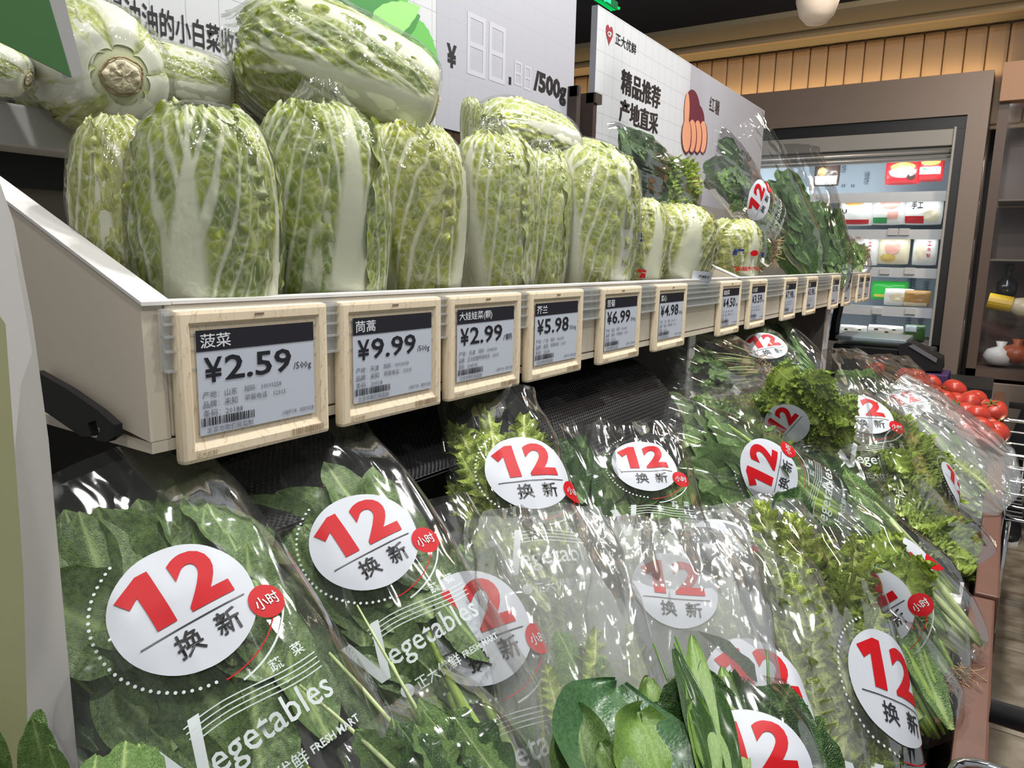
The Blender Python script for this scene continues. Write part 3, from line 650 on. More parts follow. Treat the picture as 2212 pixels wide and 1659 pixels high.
# printed pak choi picture
lg = mat('print_leaf', (.10,.38,.06), .5); ll = mat('print_leaf_light', (.25,.55,.15), .5); ld = mat('print_leaf_dark', (.03,.20,.03), .5)
def leaf2(p, q, wd, n=14):
    p, q = np.array(p), np.array(q); d = q-p; nn = np.array([-d[1], d[0]])/np.linalg.norm(d); T = np.linspace(0, 1, n)
    c = p+T[:, None]*d; wv = wd*np.sin(PI*T**.75)**.8*(1+.07*np.sin(T*40))
    v = np.concatenate([c+nn*wv[:, None], c-nn*wv[:, None]]); return v, [(i, n+i, n+i+1, i+1) for i in range(n-1)]
for a, b_, wd, m_ in (((700,60),(800,-60),.07,ld), ((740,60),(870,10),.07,lg), ((770,70),(905,35),.05,ld), ((780,60),(880,-30),.055,lg), ((790,70),(905,15),.032,ll), ((870,60),(945,140),.045,lg), ((740,30),(800,-10),.03,ll), ((760,50),(880,20),.006,ll), ((780,60),(905,28),.005,ll)):
    flat('pictured_leaf', leaf2(SY(*a), SY(*b_), wd), m_, planeY(YS-.004-.0004*random.random()), s1)
# brackets
brk = mat('brown_bracket', (.035,.022,.018), .5)
def bracket(px, flip, label):
    x0, zt_ = SY(px, 185 if not flip else 200, YS-.02); zb3 = SY(px, 320, YS-.02)[1]; t = thing('sign_bracket', (x0, YS-.02, zb3), label, 'bracket'); s_ = 1 if flip else -1
    MB().box(x0, x0+.022, YS-.03, YS+.03, -1.4, zt_).obj('post', brk, t)
    for z_ in (zt_-.028, zb3-.02): MB().box(min(x0, x0+.02+s_*.02), max(x0, x0+.02+s_*.02)+.002, YS-.036, YS-.006, z_, z_+.028).obj('clip', brk, t)
bracket(1240, False, 'dark brown bracket on the right edge of the price sign board')
bracket(1276, True, 'dark brown bracket on the left edge of the sweet potato sign')
x0, zt0 = SY(1291,27); x1, zb1 = SY(1640,400); zt1 = SY(1640,221)[1]; xg = SY(1490,200)[0]; xh = SY(1545,220)[0]
s2 = thing('sign_board', (x0, YS, zb1), 'white grid sign board with sweet potato picture, far one', 'sign')
zt_ = (zt0+zt1)/2
MB().box(x0, x1, YS, YS+.02, -.02, zt_).obj('board', gridw, s2)
flat('grey_field', R2(xg, x1-.001, -.02, zt_-.001), gridg, planeY(YS-.0006), s2)
# heart emblem
(hx, hz_), (hx1, hz1) = SY(1307,96), SY(1324,60)
T = np.linspace(0, 2*PI, 40, endpoint=False); hv = np.stack([16*np.sin(T)**3, 13*np.cos(T)-5*np.cos(2*T)-2*np.cos(3*T)-np.cos(4*T)], 1); hv = (hv-hv.min(0))/(hv.max(0)-hv.min(0))
hv = hv*np.array([hx1-hx, hz1-hz_])+np.array([hx, hz_]); hc = hv.mean(0)
flat('heart_emblem', (np.vstack([hc, hv]), [(0, 1+i, 1+(i+1) % 40) for i in range(40)]), mat('dark_red_print', (.25,.015,.03), .5), planeY(YS-.0012), s2)
flat('emblem_letters', text2('CP', hx+(hx1-hx)*.2, hx+(hx1-hx)*.8, hz_+(hz1-hz_)*.45, hz_+(hz1-hz_)*.72, .03, 1), M['inkw'], planeY(YS-.0020), s2)
def tx(parent, txt, pl, pr2, hpx, name, m_=M['inkb'], bold=.03):
    """text whose mid-line runs from pixel pl to pixel pr2, height hpx at the left"""
    (xa, zA), (xb, zB) = SY(*pl), SY(*pr2); h_ = SY(pl[0], pl[1]-hpx/2)[1]-SY(pl[0], pl[1]+hpx/2)[1]; zc = (zA+zB)/2
    return flat(name, text2(txt, xa, xb, zc-h_/2, zc+h_/2, bold, 2), m_, planeY(YS-.0012), parent)
tx(s2, '正大优鲜', (1329,86), (1374,104), 26, 'shop_name', bold=.012)
for dx_ in (0, .0035):
    sh = lambda p: (p[0]+dx_*420, p[1])
    YS -= .0003 if dx_ else 0
    tx(s2, '精品推荐', sh((1341,180)), sh((1425,208)), 54, 'headline', bold=.012); tx(s2, '产地直采', sh((1337,240)), sh((1420,266)), 52, 'headline', bold=.012)
YS = 1.08
tx(s2, '红薯', (1532,224), (1554,234), 34, 'product_name', bold=.012); tx(s2, '/500g', (1598,336), (1622,348), 32, 'unit_text')
parts = []
for a, b_ in (((1538,340),(1556,285)), ((1560,345),(1576,292))):
    (q0, z0), (q1, z1) = SY(*a), SY(*b_); parts += seg8(q0, q1, z0, z1, .009)
flat('blank_digits', merge2(parts), ghost, planeY(YS-.0012), s2)
pot = mat('potato_skin_print', (.11,.015,.03), .5); pf = mat('potato_flesh_print', (.62,.28,.16), .5)
def el(px, py, rx, ry, m_, dy, rot=0):
    x_, z_ = SY(px, py); v, f = D2(0, 0, rx, 24, 1, ry); c, s_ = math.cos(rot), math.sin(rot)
    v = v@np.array([[c, s_], [-s_, c]])+np.array([x_, z_]); flat('potato_picture', (v, f), m_, planeY(YS-dy), s2)
el(1495,240,.085,.075,pot,.003,-.3); el(1482,240,.026,.066,pf,.0035,.05); el(1512,250,.05,.03,pot,.0032,-.5)
for i in range(4): el(1482+i*12,296+i*1,.045,.062,pot,.0036+i*-.0+.0006*(4-i)-.0003,.1); el(1480+i*12,293+i*1,.045,.06,pf,.0036+.0006*(4-i),.1)

# ================================================================= CABBAGES
CH, CR = .26, .068
PROF = np.array([(.36,0),(.62,.03),(.80,.12),(.90,.28),(.98,.48),(1.0,.66),(.93,.82),(.74,.93),(.44,.985),(.12,1.0)])
def prof(v): p = crs(PROF, v); return p[..., 0]*CR, p[..., 1]*CH
def cab_leaf(seed, A0, vmax, delta, m, nu=96, nv=120, ribw=1.0, curl=.0):
    """one wrapped outer leaf, centred on angle 0; u across, v from stump to tip"""
    u, v = np.meshgrid(np.linspace(-1, 1, nu), np.linspace(0, 1, nv), indexing='ij')
    A = A0*(.62+.55*np.sin(PI*np.clip(v*.9, 0, 1))**.8)*(1-.55*np.clip((v-.82)/.18, 0, 1)**2)
    A = A*(1+.10*vn(v*5, np.sign(u)*3, 0, seed)+.045*vn(v*19, np.sign(u)*7, 0, seed+1))
    bend = .22*vn(v*1.4, 3.3, 0, seed+9)*v
    phi = u*A+bend; au = np.abs(u); arc = np.abs(u*A)
    rho, z = prof(v*vmax)
    # white midrib: broad at the base, thinning and forking upward
    rw = (.60*np.clip(1-v*1.18, 0, 1)**1.0+.04)*ribw
    rw = rw*(1+.12*vn(v*8, 0, 0, seed+2))
    rib = np.clip(1.5-1.5*(arc/rw)**2.0, 0, 1)
    # side ribs fanning upwards out of the midrib
    wx = fbm(u*2.2, v*3.0, 0, seed+3, 2)
    q = (v-.78*np.clip(arc-rw*.4, 0, 2)**.80+.15*wx)*4.6+np.where(u > 0, .5, 0)
    fr = np.abs(q-np.floor(q)-.5)*2
    lat = np.clip((fr-.76+.22*np.clip(1-arc*1.3, 0, 1))*6, 0, 1)*np.clip(1.25-arc*.55, .25, 1)*np.clip(v*5, 0, 1)
    q2 = (v+.30*arc+.12*wx)*17+5.*np.sign(u); f2 = np.abs(q2-np.floor(q2)-.5)*2
    lat2 = np.clip((f2-.80)*7, 0, 1)*.65*np.clip((arc-rw*.8)*4, 0, 1)
    ribm = np.maximum(rib, np.maximum(lat*.9, lat2))
    pale = np.clip(.42-v*1.3, 0, .4)*(1-.3*au)
    att = np.clip(np.maximum(ribm, pale), 0, 1)
    pucker = .0024*fbm(phi*9, v*24, 0, seed+4, 2)*(1-rib)+.0011*(1-np.maximum(lat, lat2))*(1-rib)*np.clip(v*2, 0, 1)
    frill = np.clip((au-.78)/.22, 0, 1)**1.3*np.clip(v*2, 0, 1)
    rad = rho+delta*(.3+.7*np.clip(v*3, 0, 1))+pucker+.0035*rib*np.clip(1.25-v, 0, 1)+.0018*lat*(1-rib)-.002*(frill > 0)*0
    rad = rad-.0045*au**3*(1-frill)+frill*(.0035*np.sin(v*70+6*vn(v*6, 0, 0, seed+5)))
    tip = np.clip((v-.80)/.20, 0, 1)
    rad = rad+tip*.004*fbm(u*6, v*14, 0, seed+6, 2); z = z+tip*.006*fbm(u*5, v*9, 2, seed+7, 2)+delta*.6*tip
    P = np.stack([rad*np.cos(phi), rad*np.sin(phi), z+.0022*frill*np.sin(v*90)], -1).reshape(-1, 3)
    me = mesh('cabbage_leaf', P, grid_faces(nu, nv), m, True, attr=att.reshape(-1))
    return me
def wrap_film(seed, knot):
    nu, nv = 72, 60; th, v = np.meshgrid(np.linspace(0, 2*PI, nu, endpoint=False), np.linspace(0, 1, nv), indexing='ij')
    rho, z = prof(np.clip(v*1.0, 0, 1)); c, s = np.cos(th), np.sin(th)
    rid = 1-np.abs(fbm(c*3.2, s*3.2, v*5, seed, 2))*2.2
    r = rho+.0125+.0022*rid+.0015*fbm(c*9, s*9, v*22, seed+1, 2)
    top = np.clip((v-.8)/.2, 0, 1)
    if knot: r = r*(1-.25*top)+.004*top*np.sin(th*9+seed); z = z+.020*top**2+.006*top*fbm(c*5, s*5, v*4, seed+2, 2)
    z = z+.004*top-.002*(1-np.clip(v*8, 0, 1))
    P = np.stack([r*c, r*s, z], -1).reshape(-1, 3)
    return mesh('film', P, grid_faces(nu, nv, closed=True), M['film_soft'])
core_mb = MB().lathe([(a*CR*.96, b_*CH*.985) for a, b_ in [(p[0], p[1]) for p in crs(PROF, np.linspace(0, 1, 22))]], 32)
core_me = mesh('heart', core_mb.v, core_mb.f, M['core'])
def stump_meshes(seed):
    n, k = 40, 7; v = [(0, 0, -.006)]; R0 = CR*.30
    for j in range(1, k):
        for a in range(n):
            r = R0*j/(k-1)*(1+.10*float(vn(3*math.cos(2*PI*a/n), 3*math.sin(2*PI*a/n), 0, seed)))
            v.append((r*math.cos(2*PI*a/n), r*.86*math.sin(2*PI*a/n), -.006+.002*float(vn(a*.7, j*1.3, 0, seed))+(.006 if j == k-1 else 0)))
    f = [(0, 1+(a+1) % n, 1+a) for a in range(n)]+[(1+(j-1)*n+a, 1+(j-1)*n+(a+1) % n, 1+j*n+(a+1) % n, 1+j*n+a) for j in range(1, k-1) for a in range(n)]
    s = mesh('stump', v, f, M['stump'])
    T = np.linspace(0, 2*PI, 49); m_ = MB(); m_.tube([(R0*1.02*math.cos(t)*(1+.06*math.sin(5*t)), R0*.90*math.sin(t), -.003) for t in T], .0011, 5, False)
    return s, mesh('browned_rim', m_.v, m_.f, M['stumpring'])
STUMP = stump_meshes(4)
random.seed(21)
VAR = []
for vi, (mk, dense) in enumerate((('cab_green',1), ('cab_green',1), ('cab_mid',1), ('cab_pale',1), ('cab_pale',1), ('cab_mid',0))):
    Lv = []
    nl = 8
    for k in range(nl):
        d = .0005+.0014*k
        A0 = random.uniform(.85, 1.15); vm = random.uniform(.90, .985) if k < nl-3 else random.uniform(.78, .96)
        res = (96,120) if k >= nl-6 else (56,72)
        me = cab_leaf(100*vi+k*7, A0, vm, d, M[mk], res[0], res[1], ribw=random.uniform(.75, 1.25))
        Lv.append((me, k*2.4+vi*.9+random.uniform(-.25, .25)))
    VAR.append((Lv, wrap_film(50+vi, vi in (1, 3))))
def cabbage(vi, base, up, spin, label, s=1.0, sr=1.0, cat='cabbage', group='wrapped napa cabbages', printed=None):
    up = Vector(up).normalized(); t = thing('napa_cabbage', base, label, cat, group)
    q = Vector((0,0,1)).rotation_difference(up); t.rotation_mode = 'QUATERNION'
    t.rotation_quaternion = q @ Matrix.Rotation(spin, 4, 'Z').to_quaternion(); t.scale = (s*sr, s*sr, s)
    Lv, fm2 = VAR[vi]
    for me, a in Lv:
        o = link('leaf', me, t); o.rotation_euler = (0, 0, a)
    link('heart', core_me, t); link('stump', STUMP[0], t); link('browned_rim', STUMP[1], t); link('film', fm2, t)
    return t
# front row, standing in the near tray: image column, top row, half width, depth, variant, spin, lean
def upright(px, py, wpx, y, vi, spin, label, lean=(0,0), tall=1.0, **k):
    top = onY(px, py, y); dist = (RM.T @ top)[2]; R = wpx/2/F*dist*.93
    sr = R/CR; s = tall; base = top-np.array([lean[0], lean[1], 0])*CH*s; base[2] = top[2]-CH*s*.99
    return cabbage(vi, base, (lean[0], lean[1], 1), spin, label, s, sr/s, **k)
upright(250,268,205,.715,2,1.2,'leftmost upright cabbage, half hidden behind its greener neighbour', (.02,.12), 1.0)
upright(440,243,300,.635,0,2.0,'largest upright green cabbage directly above the 2.59 price tag', (.03,.0), 1.06)
upright(693,238,275,.655,1,.3,'upright green cabbage with wrinkled film above the gap between first two tags', (.02,.0), 1.1)
upright(893,282,225,.665,2,3.6,'yellow green upright cabbage above the 9.99 price tag', (.02,0), 1.05)
upright(1065,300,190,.675,3,5.0,'pale upright cabbage above the 2.99 price tag', (-.02,0), 1.05)
upright(1168,335,135,.70,3,1.3,'pale upright cabbage squeezed between two others above the 5.98 tag', (.0,0), 1.0)
upright(1280,328,205,.665,4,.4,'palest upright cabbage with thick white ribs above the 6.99 tag', (.03,0), 1.05)
# smaller ones in printed bags
def printed_cabbage(px, py, wpx, y, vi, spin, label, lean, tall, items, face=-.9):
    t = upright(px, py, wpx, y, vi, spin, label, lean, tall)
    fmo = [c for c in t.children if c.name.startswith('film')][0]
    for txt, az, zc, hgt, wid, m_ in items:
        v, f = refine(text2(txt, -wid/2, wid/2, -hgt/2, hgt/2, .04, 2), .012) if txt not in ('@', '#') else (D2(0, 0, hgt/2, 24, 3) if txt == '@' else refine(rect2(-wid/2, wid/2, -hgt/2, hgt/2), .01))
        ang = face+az-spin+v[:, 0]/(CR*1.1); zz = zc+v[:, 1]; tt = np.interp(zz, prof(np.linspace(0, 1, 60))[1], np.linspace(0, 1, 60))
        r = prof(tt)[0]+(.0178 if txt != '#' else .0168)
        P = np.stack([r*np.cos(ang), r*np.sin(ang), zz], 1); link('film_print', mesh('film_print', P, f, m_, True), fmo)
    return t
blueink = mat('blue_print', (.01,.015,.16), .35)
AZ = -PI/2-.75
printed_cabbage(1375,432,140,.665,5,.5,'small cabbage in printed bag, left one with red character low on it', (.10,.02), .80, [('绿', -.35, .145, .035, .03, blueink), ('精', -.1, .062, .022, .02, M['red'])], AZ)
printed_cabbage(1452,447,190,.655,2,2.5,'small green cabbage with white information label, between the two printed bags', (.06,.0), .78, [('#', .45, .045, .055, .052, M['disc']), ('产品简介', .45, .058, .008, .028, M['inkb']), ('绿源精品娃娃菜叶', .45, .042, .005, .042, M['greyink'])], AZ)
printed_cabbage(1575,476,135,.665,5,4.0,'small cabbage in printed bag with red sun and blue characters', (.0,.0), .72, [('绿', -.20, .135, .026, .026, blueink), ('@', .28, .133, .022, 0, M['red']), ('源', .70, .125, .026, .024, blueink), ('精品娃娃菜', .25, .075, .016, .085, M['red'])], AZ)
# on the upper shelf
def lying(pb, pt, yb, yt, vi, spin, label, s, sr):
    """from stump pixel to tip pixel"""
    b_, t_ = onY(*pb, yb), onY(*pt, yt); L_ = np.linalg.norm(t_-b_)
    return cabbage(vi, b_, t_-b_, spin, label, L_/CH*s, sr)
lying((932,236),(520,78),.70,.86,1,4.55,'big wrapped cabbage lying on top of the upright row, stump to the right', 1.0, 1.08)
lying((262,165),(80,120),.80,1.10,3,2.6,'cabbage on the upper shelf with its brown ringed stump facing out', .92, .92)
lying((508,205),(290,165),.90,.98,4,2.0,'cabbage lying sideways on the upper shelf behind the upright row', 1.15, 1.15)
lying((60,170),(-150,90),.84,.90,3,2.6,'cabbage stump in the top left corner under the green board', 1.0, 1.1)
lying((1015,340),(1018,212),.88,.86,4,1.0,'small wrapped cabbage leaning behind the big cabbage stump', 1.0, .62)
lying((1222,318),(1040,278),.90,.93,4,3.0,'cabbage lying on the shelf in front of the price sign board', 1.0, .85)
lying((660,270),(560,180),.88,.98,0,3.0,'shaded cabbage in the dark gap under the big cabbage', 1.4, .8)
lying((1370,385),(1250,350),.86,.96,3,3.4,'cabbage tip with brown edge left of the dark celery leaves', 1.3, 1.0)
upright(1425,432,165,.80,3,1.6,'small ribbed cabbage behind the two printed bags', (.0,.0), .78)

# ================================================================= LEAF LIBRARY (unit length along +Y, facing +Z)
def leafmesh(kind, seed):
    rs = np.random.RandomState(seed)
    nu, nv = {'spinach': (13,16), 'broad': (13,18), 'lettuce': (41,30), 'endive': (17,46), 'round': (13,12), 'long': (11,26), 'celery': (21,22)}[kind]
    u, v = np.meshgrid(np.linspace(-1, 1, nu), np.linspace(0, 1, nv), indexing='ij'); au = np.abs(u)
    if kind == 'spinach': w_ = .30*np.sin(PI*np.clip(v, .02, 1)**.85)**.7+.008; ruf = .03; fq = 3
    elif kind == 'broad': w_ = .34*np.sin(PI*np.clip(v, .02, 1)**1.1)**.75*(1+.05*np.sin(v*26))+.01; ruf = .045; fq = 4
    elif kind == 'round': w_ = .46*np.sin(PI*np.clip(v, .02, .995)**.9)**.55+.02; ruf = .04; fq = 2
    elif kind == 'long': w_ = .13*np.sin(PI*np.clip(v, .02, 1)**1.25)**.6+.02; ruf = .02; fq = 5
    elif kind == 'lettuce': w_ = .42*np.sin(PI*.5*np.clip(v, .05, 1)**.8)**.9*(1+.08*np.sin(v*37+seed))+.02; ruf = .11; fq = 5
    elif kind == 'celery': w_ = .30*np.sin(PI*np.clip(v, .02, 1))**.8*(.55+.45*np.abs(np.sin(v*9+seed)))+.01; ruf = .06; fq = 6
    else:
        saw = (v*9+rs.rand()) % 1; w_ = (.035+.17*np.sin(PI*np.clip(v, 0, 1)**1.1)*(.25+.75*saw**1.3)); ruf = .07; fq = 9
    x = u*w_; y = v*(1.0 if kind != 'lettuce' else .85)+(0 if kind != 'lettuce' else .10*(1-au**2)*v)
    if kind == 'endive': y = y+au*w_*.5
    z = (.25 if kind != 'long' else .1)*x*x/.3*rs.choice((1,-1), p=(.7,.3))+.10*rs.uniform(-1, 1.6)*(v-.4)**2
    z = z+ruf*au**1.6*np.sin(v*fq*6+3*vn(v*4, np.sign(u)*2, 0, seed)+np.sign(u))*np.clip(v*3, 0, 1)*(1 if kind in ('lettuce','endive') else .5)
    if kind == 'lettuce':
        ed = np.clip((np.maximum(au, v**3)-.55)/.45, 0, 1); z = z+.07*ed*np.sin(u*34+seed)+.10*ed*vn(u*14, v*15, 0, seed); x = x+.04*ed*vn(u*12, v*15, 5, seed); y = y+.05*ed*vn(u*14, v*9, 9, seed)
    z = z+.02*fbm(u*2, v*3, 0, seed+2, 2)
    rib = np.clip(1.6-1.6*(au*w_/(.025*(1.3-v)))**2, 0, 1)
    q = (v-.45*au)*8; f_ = np.abs(q-np.floor(q)-.5)*2; lat = np.clip((f_-.82)*6, 0, 1)*.6*(1-au*.5)
    if kind in ('endive', 'lettuce'): rib = np.maximum(rib, np.clip(.75-v*1.7, 0, .7)*(1-au*.5))
    P = np.stack([x, y, z], -1).reshape(-1, 3)
    mk = {'spinach': 'spinach', 'broad': 'gailan', 'lettuce': 'lettuce', 'endive': 'endive', 'round': 'baby', 'long': 'gailan', 'celery': 'spinach'}[kind]
    return P, grid_faces(nu, nv), np.maximum(rib, lat).reshape(-1), mk
LEAF = {}
for kd in ('spinach','broad','lettuce','endive','round','long','celery'):
    LEAF[kd] = []
    for s_ in range(4):
        P, f, at, mk = leafmesh(kd, 31+s_*13)
        LEAF[kd].append((P, f, at, mk))
_lm = {}
def leaf_me(kd, i, m_):
    k = (kd, i, m_)
    if k not in _lm: P, f, at, mk = LEAF[kd][i]; _lm[k] = mesh('leaf_'+kd, P, f, M[m_ or mk], True, attr=at)
    return _lm[k]
_sm = {}
def stalk_me(i, m_, thick=1):
    k = (i, m_, thick)
    if k not in _sm:
        rs = np.random.RandomState(i+5); a = rs.uniform(-.06, .06); b_ = rs.uniform(-.04, .04)
        if thick == 2:    # scallion: white bulb end
            r = [.010,.017,.018,.016,.016,.014,.010]; m2 = MB().tube([(a*t*t, t, b_*math.sin(3*t)) for t in np.linspace(0, 1, 7)], r, 8)
        else: m2 = MB().tube([(a*t*t*2, t, b_*math.sin(3*t)) for t in np.linspace(0, 1, 7)], np.array([.016,.017,.016,.014,.012,.010,.007])*(.8 if thick == 0 else 1), 7)
        _sm[k] = mesh('stalk', m2.v, m2.f, M[m_])
    return _sm[k]
# ================================================================= BAGS
KINDS = {   # leaf kinds [(kind, count, len, material, t range)], stalks (count, length, radius factor, material, kind)
 'spinach': ([('spinach',30,.10,None,.30,.80), ('broad',8,.10,'spinach',.35,.75)], (11,.26,.50,'stalk_lightgreen',0)),
 'gailan':  ([('broad',18,.13,None,.35,.80), ('spinach',6,.09,'spinach',.45,.8)], (9,.30,.62,'stalk_lightgreen',1)),
 'endive':  ([('endive',46,.15,None,.12,.62)], (10,.16,.13,'stalk_pale',0)),
 'lettuce': ([('lettuce',46,.080,None,.16,.66)], (4,.12,.3,'stalk_pale',0)),
 'celery':  ([('celery',20,.07,'gailan',.55,.80), ('celery',8,.06,'dark',.55,.8)], (16,.22,.25,'stalk_pale',0)),
 'scallion':([('long',5,.2,'gailan',.4,.6)], (16,.22,.45,'stalk_pale',2)),
 'greenstalk':([('long',4,.2,'gailan',.4,.6)], (12,.22,.45,'stalk',2)),
 'long':    ([('long',20,.24,None,.06,.30)], (4,.2,.3,'stalk_pale',0)),
 'baby':    ([('round',30,.05,None,.30,.72)], (10,.16,.15,'stalk_pale',0)),
 'dark':    ([('broad',16,.12,'dark',.35,.75), ('long',8,.16,'dark',.25,.5)], (8,.22,.3,'stalk_dark',0)),
 'darkstem':([('long',10,.2,'dark',.35,.55)], (14,.22,.35,'stalk_dark',2)),
 'kale': ([('broad',30,.15,'dark',.12,.62), ('celery',26,.08,'gailan',.15,.62)], (10,.22,.4,'stalk',0)),
 'sparse':  ([('endive',8,.1,None,.1,.4), ('celery',6,.08,'gailan',.2,.5)], (5,.12,.15,'stalk_pale',0)),
 'leafy':   ([('broad',16,.11,'baby',.25,.65), ('lettuce',6,.1,'baby',.3,.6)], (6,.15,.25,'stalk_pale',0)),
 'gourd':   ([], (0,0,0,'stalk',0)),
}
# print layout shared by all the bags (metres, origin at the disc centre)
RD = .058
T_ = np.linspace(0, 1, 22)
wave = lambda y0: np.stack([-.045+.115*T_, y0+.0035*np.sin(T_*5+.5)], 1)
PRINT = [('label_disc', refine(D2(0, 0, RD, 56, 9, RD*.98), .02), 'disc'),
 ('label_number', refine(merge2([(lambda v, f: (v, f))(np.array([(-.028,-.009),(-.012,-.009),(-.012,.043),(-.022,.043),(-.044,.030),(-.037,.018),(-.028,.025)]), [(0,1,2,3,6),(3,4,5,6)]), text2('2', .001, .040, -.009, .044, .04, 4)]), .009), 'red'),
 ('label_line', refine(line2([(-.045,-.016),(0,-.016),(.045,-.016)], .0011), .01), 'inkb'),
 ('label_text', refine(merge2([text2('换', -.023, -.001, -.041, -.020, .012, 1), text2('新', .011, .032, -.041, -.020, .012, 1)]), .01), 'inkb'),
 ('hour_dot', refine(D2(.058, -.031, .0158, 24, 3), .02), 'red'),
 ('hour_text', refine(text2('小时', .047, .069, -.037, -.025, .012, 1), .008), 'inkw'),
 ('dotted_arc', merge2([D2(.070*math.cos(a), .070*math.sin(a), .0015, 6) for a in np.linspace(math.radians(118), math.radians(262), 30)]), 'inkw'),
 ('red_arc', line2([(.072*math.cos(a), .072*math.sin(a)) for a in np.linspace(math.radians(-92), math.radians(-35), 16)], .0011), 'red'),
 ('white_arc', line2([(.080*math.cos(a), .080*math.sin(a)) for a in np.linspace(math.radians(-84), math.radians(-30), 16)], .0017), 'inkw'),
 ('staff_lines', merge2([line2(wave(y), .0010) for y in (-.088,-.0925,-.097,-.1015)]), 'inkw'),
 ('staff_text', refine(merge2([text2('蔬', .030, .041, -.088, -.077, .01, 1), text2('菜', .052, .063, -.086, -.075, .01, 1)]), .01), 'inkw'),
 ('brand_word', refine(merge2([(np.array([(-.075,-.088),(-.065,-.088),(-.052,-.125),(-.040,-.082),(-.031,-.082),(-.047,-.137),(-.057,-.137)]), [(0,1,2,5,6),(2,3,4,5)]), text2('egetables', -.040, .068, -.137, -.107, .006, 2)]), .01), 'inkw'),
 ('shop_text', refine(merge2([text2('正大优鲜', -.030, .022, -.163, -.150, .008, 1), text2('FRESH MART', .026, .074, -.160, -.153, .02, 1), D2(-.040, -.156, .0065, 16)]), .01), 'inkw')]
used = {}
def bag(kind, C, D, Lt, Lb, W, lift, label, disc=1, dx=0., thick=.032, mat_='film', plane=(-.60,.63,0), seed=None, wr=1.0, name=None, nlo=1.0, curve=0., flare=.0, roots=False, cat='vegetable', tilt=0., dscale=1.0, parts=None, face=1.3, axm=.7, fill=1.0):
    """C, D: disc centre and a point nearer the stem end, in the photo; Lt, Lb: metres from disc centre to the open end and to the stem end"""
    global used
    z0, k, y0 = plane; z0 = z0+lift*math.sqrt(1+k*k)
    c, d = onP(*C, z0, k, y0), onP(*D, z0, k, y0)
    a = c-d; a /= np.linalg.norm(a); d2 = ray(*D)*np.linalg.norm(c)/np.linalg.norm(ray(*C)); a2 = c-d2; axm = axm if np.linalg.norm(c) < 1.3 else axm*.25; a = a+axm*a2/np.linalg.norm(a2); a /= np.linalg.norm(a)
    n = np.array([0, -k, 1.])/math.sqrt(1+k*k); n = n-c/np.linalg.norm(c)*face; n = n-a*(n@a); n /= np.linalg.norm(n)
    sd = np.cross(a, n)
    if tilt: n, sd = n*math.cos(tilt)+sd*math.sin(tilt), sd*math.cos(tilt)-n*math.sin(tilt)
    seed = seed if seed is not None else int(C[0]+C[1]) % 997
    rs = np.random.RandomState(seed); rnd = random.Random(seed)
    Lg = Lt+Lb; c = c-sd*dx
    bend = curve
    def cen(t):      # centre line: t 0 at the stem end, 1 at the opening
        y = (t*Lg-Lb)[..., None]; return c+a*y+sd*(bend*(t*(1-t))[..., None]*4-bend*.8)-n*thick*1.0+n*(-.012*((t-.55)/.45)[..., None]**2)
    def wid(t): return W*(.30+.70*np.clip(t/.22, 0, 1)**.6)*(1+flare*(t-.5))*(1-.12*np.clip((t-.8)/.2, 0, 1))
    def hgt(t): return thick*(.25+.75*np.clip(t/.14, 0, 1)**.7)*(1-.70*np.clip((t-.62)/.38, 0, 1)**1.2)
    def surf(x, t, s, off=0., damp=1.):
        """x in -1..1 across, t along, s = +1 front, -1 back"""
        h = hgt(t)*np.clip(1-np.abs(x)**2.3, 0, 1)**.55*(1 if s > 0 else .55)
        X_, Y_ = x*W*1.0, t*Lg
        am = wr*(.35+.65*np.clip((t-.5)/.5, 0, 1)+.35*np.clip(1-t/.12, 0, 1))*damp
        rid = 1-2.4*np.abs(fbm(X_*15+s*4, Y_*4.5, 0, seed, 2)); r2 = 1-2.*np.abs(fbm(X_*42, Y_*16+s*7, 0, seed+5, 1))
        dd = am*(.0062*rid+.0024*r2)
        edge = np.clip(1-np.abs(x)**8, 0, 1)
        return cen(t)+sd[None]*(x*wid(t)+.0035*am*vn(Y_*30, x*2, s, seed+8))[..., None]+n*(s*(h+.0008)+dd*(1 if s > 0 else .6)*edge+off)[..., None]
    base = c-a*Lb-n*thick
    nm = name or {'spinach': 'bagged_spinach', 'gailan': 'bagged_mustard_greens', 'endive': 'bagged_endive', 'lettuce': 'bagged_lettuce', 'celery': 'bagged_celery', 'scallion': 'bagged_scallions', 'greenstalk': 'bagged_green_stalks', 'long': 'bagged_long_leaves', 'baby': 'bagged_baby_greens', 'dark': 'bagged_dark_greens', 'kale': 'bagged_dark_greens', 'darkstem': 'bagged_spring_onions', 'sparse': 'crumpled_bag', 'leafy': 'bagged_leafy_greens', 'gourd': 'bagged_gourd'}[kind]
    t_ = thing(nm, base, label, cat)
    nu, nt_ = 62, 88
    xs = np.sin(np.linspace(-PI/2, PI/2, nu)); ts = np.linspace(0, 1, nt_); X_, TT = np.meshgrid(xs, ts, indexing='ij')
    # the print damps the creases below it
    def damp_at(X_, TT):
        if not disc: return 1.
        dist = np.hypot(X_*W-dx, TT*Lg-Lb); return .40+.60*np.clip((dist-.058)/.03, 0, 1)
    Fr = surf(X_, TT, 1, 0, damp_at(X_, TT)); Bk = surf(X_, TT, -1)
    V = np.concatenate([Fr.reshape(-1, 3), Bk.reshape(-1, 3)])-base
    uv = np.stack([X_*W+seed*.37, TT*Lg], -1).reshape(-1, 2)
    fo = None
    if mat_:
        fo = link('film', mesh('film', V, np.concatenate([grid_faces(nu, nt_)[:, ::-1], grid_faces(nu, nt_, nu*nt_)]), M[mat_], True, uv=np.concatenate([uv, uv+.31])), t_)
